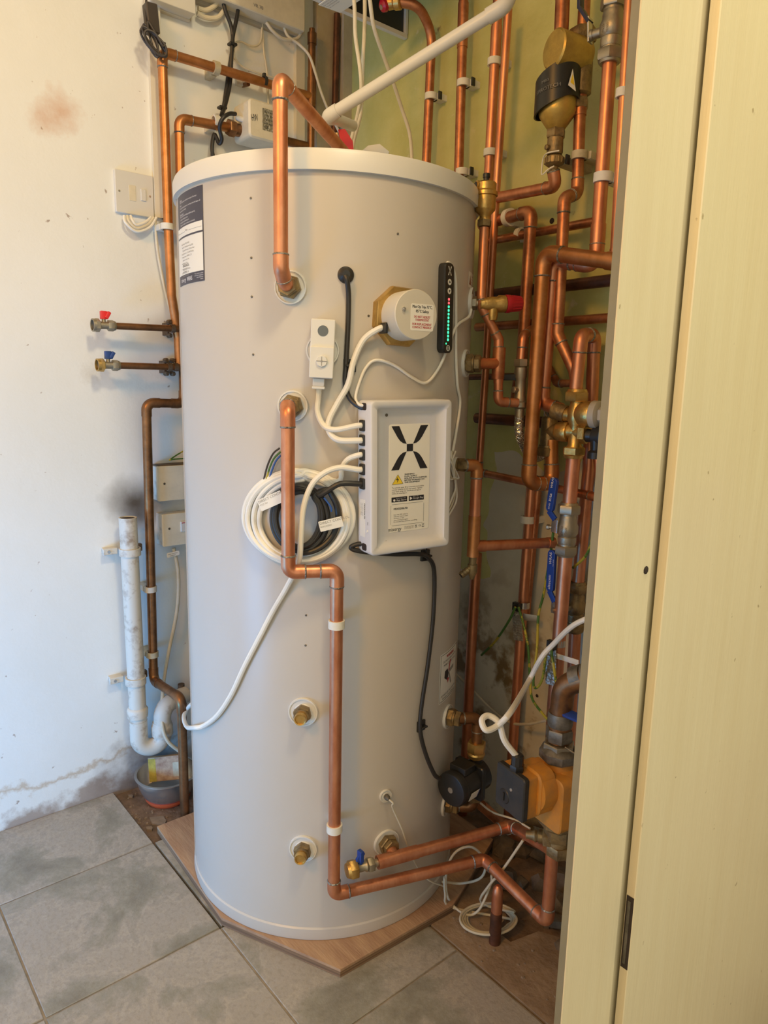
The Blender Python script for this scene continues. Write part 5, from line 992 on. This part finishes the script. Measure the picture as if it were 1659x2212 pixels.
# controller box high on the wall
zb = D(659, 69, .05).z; yr = D(659, 69, .05).y
T = Thing('wiring_centre', 'white wiring centre box at the top of the left wall', 'control box', V((WX, yr-.16, zb))); F = FX(V((WX, yr-.16, zb+.10)))
T.part('housing', B().rbox(F, 0, 0, .32, .20, .012, .050, .004, .002), 'warm_plastic'); T.part('back_plate', B().rbox(F, -.004, -.002, .30, .212, 0, .0118, .002, .001), 'grey_plastic')
tx = B(); q = D(561, 16, .05); text(tx, FX(V((WX, q.y, q.z))), 'VR 70', -.004, -.003, .011, .0505, 'c', bold=.01); T.part('lettering', tx, 'ink_grey')
zb2 = D(425, 29, .05).z; yr2 = D(425, 29, .05).y; T = Thing('junction_box', 'plain white box beside the wiring centre at the top edge', 'junction box', V((WX, yr2-.05, zb2))); T.part('housing', B().rbox(FX(V((WX, yr2-.0515, zb2+.05))), 0, 0, .103, .10, 0, .045, .002, .001), 'white_plastic'); T.part('lid_edge', B().rbox(FX(V((WX, yr2-.0515, zb2+.05))), 0, 0, .109, .106, .0005, .012, .002, .001), 'warm_plastic')
# fused spur
q0 = D(288, 417, .0); fy0 = D(247, 370, .008).y; fy1 = D(330, 380, .008).y; fz1 = D(288, 372, .008).z; fz0 = D(289, 464, .008).z
F = FX(V((WX, (fy0+fy1)/2, (fz0+fz1)/2))); pw, ph = fy1-fy0, fz1-fz0
T = Thing('fused_spur', 'white fused spur plate on the left wall with looping cables below', 'socket', F.o); T.part('plate', B().rbox(F, 0, 0, pw, ph, 0, .009, .003, .0015), 'white_plastic')
T.part('fuse_carrier', B().rbox(F, -.006, 0, .016, .034, .0085, .0098, .0006, .0003, 2), 'warm_plastic'); T.part('switch_rocker', B().rbox(F, .020, 0, .012, .026, .0085, .0115, .001, .0008, 2), 'white_plastic')
for s in (-1, 1): T.part('screw', B().lathe(F(s*pw*.40, 0, .009), F.n, [(.0026, 0), (.0024, .0006)], 12), 'steel')
tx = B()
for i in range(3): text(tx, F, 'FUSE', -.006, .008-i*.009, .004, .0100, 'c')
T.part('embossing', tx, 'warm_plastic')
for i in range(3): cable(('outer', 'middle', 'inner')[i]+' white cable loop under the fused spur plate', [D(268+i*7, 466, .012), D(272+i*7, 482-i*3, .02), D(295, 500-i*7, .022), D(322-i*4, 492-i*6, .02), D(338-i*6, 470, .015)], .0034, 'warm_plastic' if i % 2 else 'white_cable', 'cable_loop')
wclip('white clip on the climbing pipe beside the tank label', D(361, 490), (0, 0, 1), .0108)
cable('white cable strip dropping beside the climbing copper pipe', [D(335, 470, .012), D(338, 520, .012), D(345, 570, .012), D(360, 640, .012), D(378, 700, .012)], .0035, 'warm_plastic', 'cable')
# isolating valve tails
for (y_, x0, x1, xe, ye, m_, nm, lb) in ((703, 205, 236, 385, 708, 'red_handle', 'red', 'upper'), (789, 215, 245, 388, 793, 'blue_plastic', 'blue', 'lower')):
    a, b = D(x1-12, y_, .055), D(xe, ye, .055); b.z = a.z+(b.z-a.z)*.6; ax = (a-b).normalized()
    c = D((x0+x1)/2+4, y_, .055); T = Thing('isolating_valve', f'nickel isolating valve with {nm} tap on the left wall, {lb} of two', 'valve', c)
    T.part('tail_nut', B().nut(c, -ax, .0125, .008, .022).lathe(c, -ax, [(.0115, .022), (.010, .026)], 18).lathe(c, -ax, [(.0085, -.014), (.0085, .008)], 18), 'nickel')
    T.part('open_end', B().nut(c, ax, .0150, .010, .020).ring(c, ax, .0118, .0145, .019, .026, 24), 'nickel' if nm == 'red' else 'brass'); T.part('bore', B().lathe(c, ax, [(.0117, .0195), (.0117, .0205)], 20), 'grey_metal')
    T.part('stem', B().lathe(c, Z, [(.0045, .007), (.0045, .016)], 12), 'nickel'); T.part('tap', B().bar(c+V((0, 0, .014)), c+V((0, 0, .032)), .012, .014, V((0, 1, 0))).bar(c+V((.004, 0, .016))-ax*.004, c+V((.004, 0, .030))-ax*.012, .010, .008, V((0, 1, 0))), m_)
    pipe(f'horizontal brown copper tail behind the {nm} tapped isolating valve', [c-ax*.020, b], .0078, 'copper_brown', elbows=False)
    for k, px in enumerate((371,) if nm == 'red' else (364, 378)):
        q = D(px, ye-1, .05); q.z = b.z; T = Thing('munsen_clip', f'rusty two lobed pipe clip holding the {nm} valve tail' + (', left one' if nm == 'blue' and k == 0 else ', right one' if nm == 'blue' else ''), 'pipe clip', V((WX, q.y, q.z)))
        T.part('strap', B().ring(V((b.x, q.y, b.z)), (0, 1, 0), .0080, .0100, -.005, .005, 18), 'clamp_rust')
        for s in (-1, 1): T.part('lobe', B().lathe(V((WX+.03, q.y, q.z+s*.016)), (1, 0, 0), [(.006, 0), (.006, .010), (.004, .014)], 12), 'clamp_rust')
        T.part('backing', B().rbox(FX(V((WX, q.y, q.z))), 0, 0, .006, .030, 0, .030, .001, .001, 2), 'clamp_rust')
# lower copper run beside the tank
pf = AZ(400, 1776, -.012)
pr = pipe('brown copper pipe down the left wall with a long offset in front of the bowl', [D(396, 800, .04), D(397, 872, .05), D(316, 870, .05), D(332, 1470, .05), V((pf.x, pf.y, AX(395, 1508, pf.x).z)), pf], .0112, 'copper_brown', .018, elbows=[0, 1, 2, 3], solder=False)
wclip('dirty white clip on the lower left brown pipe, the upper of two', D(325, 1272, .05), (0, 0, 1), .0112, 'dirty_plastic'); wclip('dirty cream clip on the lower left brown pipe just above its offset', D(329, 1413, .05), (0, 0, 1), .0112, 'nylon_old')
# waste pipe and trap
w = .0212; a = D(276, 1118, .055); bq = D(286, 1585, .055); bq = V((a.x, a.y+.004, bq.z)); tb = D(288, 1605, .055); T = Thing('waste_pipe', 'stained white plastic waste pipe with U trap low on the left wall', 'waste pipe', bq)
u0 = bq; zbm = D(300, 1632, .055).z+.018; dx_ = D(345, 1600, .055); u1 = V((a.x+.015, dx_.y+.002, zbm)); ub = [a, V((a.x, a.y+.004, zbm)), V((u1.x, u1.y, zbm)), V((u1.x+.004, u1.y, D(345, 1530, .06).z+.01)), D(400, 1500, .04)]
up_, _ = fillet(ub, [.040, .040, .030], 8)
sp = B().tube([a, V((a.x, a.y+.004, D(283, 1560, .055).z))], w, 24, False); sp.ring(a, Z, w*.86, w, -.004, .0005, 24); T.part('upright', sp, 'dirty_plastic'); T.part('bore', B().lathe(a, Z, [(w*.9, -.03), (w*.9, -.002)], 24), 'hole_shade')
T.part('trap', B().tube([V((a.x, a.y+.004, D(284, 1560, .055).z))]+up_[1:], .0222, 22), 'dirty_plastic')
for py, nm in ((1540, 'trap_nut'),): c = D(284, py, .055); T.part(nm, B().lathe(V((a.x, a.y+.003, c.z)), Z, [(w*1.02, -.016), (w*1.2, -.014), (w*1.24, .006), (w*1.12, .010), (w*1.02, .012)], 14), 'dirty_plastic')
T.part('trap_nut', B().lathe(V((u1.x, u1.y, D(345, 1572, .06).z)), Z, [(.023, -.016), (.0275, -.014), (.0275, .010), (.025, .014), (.024, .022)], 12), 'dirty_plastic')
for py, lb in ((1192, 'upper'), (1472, 'lower')):
    c = D(279 if py < 1300 else 283, py, .055); c = V((a.x, a.y+.002, c.z)); T = Thing('waste_clip', f'stained white screw clip on the waste pipe, {lb} one', 'pipe clip', V((WX, c.y, c.z)))
    T.part('band', B().ring(c, Z, w*1.01, w*1.2, -.009, .009, 24), 'dirty_plastic'); T.part('lug', B().rbox(FX(V((WX+.022, c.y-.038, c.z))), 0, 0, .034, .016, 0, .006, .001, .001, 2), 'dirty_plastic'); T.part('back_block', B().rbox(FX(V((WX, c.y-.036, c.z))), 0, 0, .03, .012, 0, .0222, .001, .001, 2), 'dirty_plastic'); T.part('screw', B().lathe(V((WX+.028, c.y-.042, c.z)), (1, 0, 0), [(.004, 0), (.0035, .002)], 12), 'steel')
    T.part('ear', B().rbox(FX(V((WX+.03, c.y+.030, c.z+.004))), 0, 0, .012, .018, 0, .012, .001, .001, 2), 'clamp_rust')
# sockets behind the tank edge
for (x0, x1, yt, yb_, lb, kind) in ((341, 432, 1008, 1084, 'upper dusty white junction box behind the brown pipe', 0), (352, 440, 1112, 1182, 'lower dusty white switched box with red marked rocker', 1)):
    yy0 = D(x0, (yt+yb_)/2, .042).y; yy1 = yy0+.146; zt_ = D(x0, yt, .042).z; zb_ = D(x0, yb_, .042).z
    F = FX(V((WX, (yy0+yy1)/2, (zt_+zb_)/2))); W_, H_ = yy1-yy0, zt_-zb_; T = Thing('junction_box', lb, 'junction box', F.o); T.part('back_box', B().rbox(F, 0, 0, W_-.002, H_-.002, 0, .034, .002, .001), 'dirty_plastic'); T.part('cover', B().rbox(F, 0, 0, W_, H_, .0342, .042, .003, .001), 'warm_plastic')
    T.part('screw', B().lathe(F(-W_/2+.017, 0 if kind == 0 else .004, .042), F.n, [(.003, 0), (.003, .0006)], 12), 'grey_metal')
    if kind: T.part('rocker', B().rbox(F, -W_/2+.054, .006, .014, .027, .0415, .0455, .001, .001, 2), 'white_plastic'); T.part('red_mark', B().rbox(F, -W_/2+.054, .0155, .009, .002, .0445, .0458, .0003, .0001, 1), 'red_plastic', 'red mark on the rocker')
    else: T.part('dust', B().rbox(Fr(V((WX+.02, F.o.y, F.o.z+H_/2)), (0, 1, 0), (1, 0, 0), Z), 0, 0, W_-.006, .036, -.001, .003, .004, .001), 'stone')
cable('cream flex hanging from the lower junction box down past the trap', [D(375, 1184, .025), D(385, 1240, .03), D(382, 1320, .03), D(362, 1420, .03), D(352, 1490, .05), D(350, 1560, .09), D(362, 1600, .11), D(392, 1626, .12)], .0048, 'cream_cable', 'flex')
F = FX(D(374, 1197, .034)).rot(.1); T = Thing('cable_tag', 'small white cable tag under the lower junction box', 'tag', F.o); T.part('flag', B().rbox(F, 0, 0, .034, .012, 0, .0008, .003, .0002, 3), 'label_white'); tx = B(); text(tx, F, 'WIRE CONTROL', -.014, .0005, .0035, .001); text(tx, F, 'IMMERSION', -.010, -.004, .0032, .001); T.part('lettering', tx, 'ink')
cable('green earth loop poking out above the upper junction box', [D(405, 990, .03), D(375, 992, .035), D(366, 994, .035), D(380, 984, .03), D(400, 972, .02)], .0018, 'earth_green', 'earth_wire')
T = Thing('pipe_stop_tap', 'corroded fitting poking from the wall above the trap elbow', 'fitting', D(393, 1490, .03)); T.part('body', B().lathe(D(392, 1500, .03), Z, [(.014, -.03), (.013, .01), (.009, .02), (.009, .03)], 14), 'clamp_rust')
# steel bowl with a soaked carton
fp = AZ(350, 1748, -.012); bc = fp+HF*.052; T = Thing('mixing_bowl', 'stainless steel bowl with orange base under the waste trap', 'bowl', bc)
T.part('shell', B().lathe(bc, Z, [(.050, .008), (.062, .022), (.072, .045), (.0755, .064), (.0765, .072), (.082, .0735), (.082, .0755), (.0755, .0755), (.0745, .064), (.070, .044), (.060, .024), (.02, .012)], 44), 'steel'); T.part('rubber_base', B().lathe(bc, Z, [(.046, 0), (.052, .001), (.057, .008), (.058, .014), (.052, .013)], 40), 'orange_rubber')
kc = A(360, 1660, hOf(bc)+.01); n_ = (V((-.12, -.0, .25))-HF).normalized(); F = FN(kc, n_).rot(.16); T = Thing('carton', 'damp stained cardboard carton standing in the steel bowl', 'box', kc-V((0, 0, .03))); T.part('carton_body', B().rbox(F, 0, 0, .098, .062, -.018, 0, .001, .0005, 2), 'card_edge'); T.part('printed_face', B().rbox(F, .008, 0, .078, .060, 0, .0005, .0005, .0001, 2), 'card_brown'); T.part('yellow_panel', B().rbox(F, -.0385, -.001, .0195, .058, 0, .0007, .0005, .0001, 2), 'card_yellow'); T.part('white_patch', B().rbox(F, .030, -.004, .026, .036, .0005, .0009, .002, .0001, 2), 'nylon_old')
# black adapter and coiled lead at the top
ad = D(327, 42, .05); F = FX(ad).rot(.08); T = Thing('plug_adapter', 'small dark brown adapter block hanging at the top left', 'adapter', ad); T.part('block', B().rbox(F, 0, 0, .026, .060, -.012, .012, .003, .002), 'brown_cable')
pts = []
for k in range(5):
    for i in range(8):
        t = i/8*6.283; wd = (9, 15, 6, 12, 17)[k]; tl = (14, 20, 10, 24, 17)[k]
        pts.append(D(331+wd*math.cos(t)+math.sin(t)*tl+(k-2)*2.5, 88+math.sin(t)*(36, 30, 38, 33, 28)[k]+(0, 3, -3, 2, 5)[k], .055+.005*k+.005*math.cos(t)))
cable('dark low voltage lead coiled up over the pipe elbow', [D(318, -30, .04), D(316, 0, .045), D(314, 30, .05), D(318, 60, .055)]+pts+[D(352, 100, .08), D(356, 92, .08)], .0026, 'brown_cable', 'cable_coil', 4)
# cables between boxes
def DC(lb, pts, r, m_, nm='cable'): return cable(lb, [D(x, y, d) for x, y, d in pts], r, m_, nm)
DC('left of the paired black cables dropping behind the high pipe', [(478, -20, .03), (486, 20, .03), (500, 60, .028), (502, 100, .025), (492, 170, .02), (484, 225, .02), (478, 250, .03)], .0048, 'black_rubber')
DC('right of the paired black cables crossing to the actuator', [(515, -10, .03), (513, 30, .03), (503, 80, .028), (500, 130, .025), (497, 180, .02), (488, 222, .025), (480, 246, .04)], .0048, 'black_rubber')
DC('black flex looping from the actuator down behind the lid', [(509, 246, .075), (495, 246, .08), (481, 256, .08), (474, 275, .07), (479, 300, .06), (473, 310, .05), (463, 290, .04), (458, 320, .04), (462, 345, .04)], .0048, 'black_rubber')
DC('grey white cable from the wiring centre sweeping over the corner riser', [(575, 48, .03), (590, 68, .03), (612, 84, .03), (640, 84, .03), (652, 70, .03)], .0042, 'warm_plastic')
DC('long grey white cable from the wiring centre down into the corner', [(612, 55, .03), (622, 78, .03), (645, 95, .035), (668, 120, .05), (682, 160, .06), (694, 200, .06), (712, 245, .06), (735, 290, .06), (745, 320, .06)], .0036, 'warm_plastic')
DC('white cable bundle emerging under the plain box, upper strand', [(428, 18, .02), (445, 22, .02), (462, 14, .02), (475, 0, .02)], .0055, 'warm_plastic'); DC('white cable bundle emerging under the plain box, lower strand', [(426, 28, .02), (445, 38, .02), (470, 38, .02), (486, 20, .02)], .0055, 'warm_plastic')
DC('thin grey wire curling right of the black cables', [(508, 92, .015), (520, 90, .012), (545, 100, .012), (562, 92, .012), (566, 60, .012)], .0025, 'warm_plastic', 'thin_cable'); DC('thin grey wire dropping to the cable tie', [(505, 98, .012), (508, 125, .01), (525, 145, .01), (555, 158, .012), (590, 168, .012)], .0025, 'warm_plastic', 'thin_cable')
DC('thin grey wire falling straight past the cable tie to the actuator', [(566, 50, .01), (570, 110, .01), (577, 160, .01), (580, 240, .01)], .0025, 'warm_plastic', 'thin_cable')
for (px, py, lb) in ((502, 96, 'black cable tie pinching the paired black cables'), (480, 233, 'black cable tie at the foot of the paired black cables')):
    q = D(px, py, .028); T = Thing('cable_tie', lb, 'cable tie', q); T.part('band', B().rbox(FX(q), 0, 0, .020, .006, -.008, .008, .002, .001, 2), 'black_rubber')
T = Thing('wall_bracket', 'small rusty wall bracket under the high pipe', 'bracket', D(518, 180, .0)); T.part('plate', B().rbox(FX(D(514, 178, 0)), 0, 0, .018, .020, 0, .012, .002, .001, 2), 'dirty_plastic'); T.part('pin', B().lathe(D(524, 184, .0), V((1, 0, -.2)), [(.006, 0), (.005, .03)], 12), 'copper_brown')
# corner pipe
pipe('dull red painted pipe down the corner beside the green wall', [AX(728, 30, WX+.03), AX(721, 330, WX+.03), AX(718, 420, WX+.03)], .0085, 'copper_dark', elbows=False)
# ================================================================== ABOVE THE TANK
pz_ = AY(875, 86, WY-.002); XB = pz_.x; zb = pz_.z; yn = AX(640, 2, XB).y-.10
T = Thing('boiler', 'white cased wall boiler with a dark open underside above the tank', 'boiler', V((XB, WY-.17, zb)))
T.part('side_panel', B().box((XB-.003, yn, zb), (XB, WY-.002, zb+.34)), 'white_plastic'); T.part('inner_liner', B().box((XB+.0002, yn, zb+.010), (XB+.003, WY-.012, zb+.33)), 'boiler_dark')
T.part('rim', B().box((XB, yn, zb), (XB+.009, WY-.002, zb+.0095)).box((XB+.0005, WY-.010, zb+.0096), (XB+.010, WY-.002, zb+.30)), 'white_plastic', sharp=20)
T.part('body', B().box((XB+.012, yn, zb+.085), (XB+.44, WY-.09, zb+.34)), 'boiler_dark')
q0, q1, q2 = AZ(688, 11, zb-.004), AZ(735, 28, zb-.004), AZ(800, -14, zb-.004); q3 = q0+(q2-q1)*1.0
fl = B().add([q0, q1, q2, q3]+[v+V((0, 0, .002)) for v in (q0, q1, q2, q3)], [(0, 1, 2, 3), (7, 6, 5, 4), (0, 4, 5, 1), (1, 5, 6, 2), (2, 6, 7, 3), (3, 7, 4, 0)]); T.part('data_flap', fl, 'label_white', 'pale printed data flap under the boiler')
tx = B(); G = Fr(q0.lerp(q1, .1)-Z*.0005, (q2-q1), (q0-q1), -Z)
for i in range(4): text(tx, G, ('Serial no. 21 15', 'Max water pressure 3 bar', 'Max working temperature', 'Gas council number')[i], .004, .0-i*.007, .005, 0)
text(tx, G, 'CE', .085, -.034, .012, 0); T.part('lettering', tx, 'ink_grey')
hk_ = AZ(676, 4, zb+.04)
cable('left white cable of the three hanging from the boiler', [A(760, -60, 1.66), A(766, 20, 1.66), A(768, 80, 1.66), A(778, 150, 1.66), A(780, 200, 1.67), A(772, 250, 1.70), A(757, 310, 1.73), A(752, 340, 1.73)], .0042, 'warm_plastic', 'boiler_cable')
cable('middle white cable of the three hanging from the boiler', [A(787, -60, 1.68), A(788, 40, 1.68), A(784, 130, 1.68), A(782, 200, 1.69), A(778, 250, 1.70), A(764, 305, 1.73), A(760, 330, 1.73)], .0042, 'warm_plastic', 'boiler_cable')
cable('right white cable from the boiler swinging down the green wall', [A(792, -60, 1.6), A(799, 0, 1.62), A(808, 60, 1.65), A(830, 125, 1.70), A(850, 180, 1.74), A(868, 235, 1.78), A(884, 285, 1.80), A(889, 330, 1.81), A(889, 360, 1.81)], .0042, 'warm_plastic', 'boiler_cable')
# valve on the lid
vq = V((A(727, 300, 1.52).x, A(727, 300, 1.52).y, zt+.018)); vq = A(730, 300, 1.55)
T = Thing('lid_valve', 'nickel valve with red lever half hidden behind the tank lid', 'valve', vq); T.part('body', B().lathe(vq+V((0, 0, -.035)), Z, [(.014, 0), (.014, .03), (.010, .034), (.010, .044)], 16).bar(vq-V((.01, .01, .01)), vq+V((.012, .012, -.012)), .012, .012), 'nickel'); lq = A(741, 302, 1.54)
T.part('lever', B().poly(Fr(lq, RT, Z, -HF), [(-.010, .018), (.004, .019), (.020, -.004), (.022, -.022), (.004, -.024), (-.004, -.006)], -.004, .004), 'red_handle', 'red lever')
fq = A(808, 322, 1.6); T = Thing('bracket_plate', 'pale folded plate lying on the lid behind its rim', 'bracket', fq); T.part('plate', B().poly(Fr(fq, RT, Z, -HF), [(-.03, -.01), (-.012, .004), (.012, .007), (.032, -.008), (.03, -.014)], -.01, .01), 'white_plastic')
# stray fixings on the back wall
for (px, py, r, lb) in ((1192, 477, .006, 'black screw hole in the green wall right of the vertical copper runs'), (1160, 1503, .004, 'small screw hole in the stained lower back wall')):
    q = AY(px, py, WY-.001); single('wall_hole', B().lathe(q, (0, -1, 0), [(r, 0), (r*.7, .0015)], 12), 'hole_shade', lb, 'hole', q)

# repeated kinds share a group phrase
import collections
kinds = collections.defaultdict(list)
for o in scn.objects:
    if o.parent is None and 'category' in o.keys(): kinds[o.name.split('.')[0]].append(o)
for k, lst in kinds.items():
    if len(lst) >= 2:
        for o in lst:
            if 'group' not in o.keys(): o['group'] = k.replace('_', ' ') + 's around the tank cupboard'
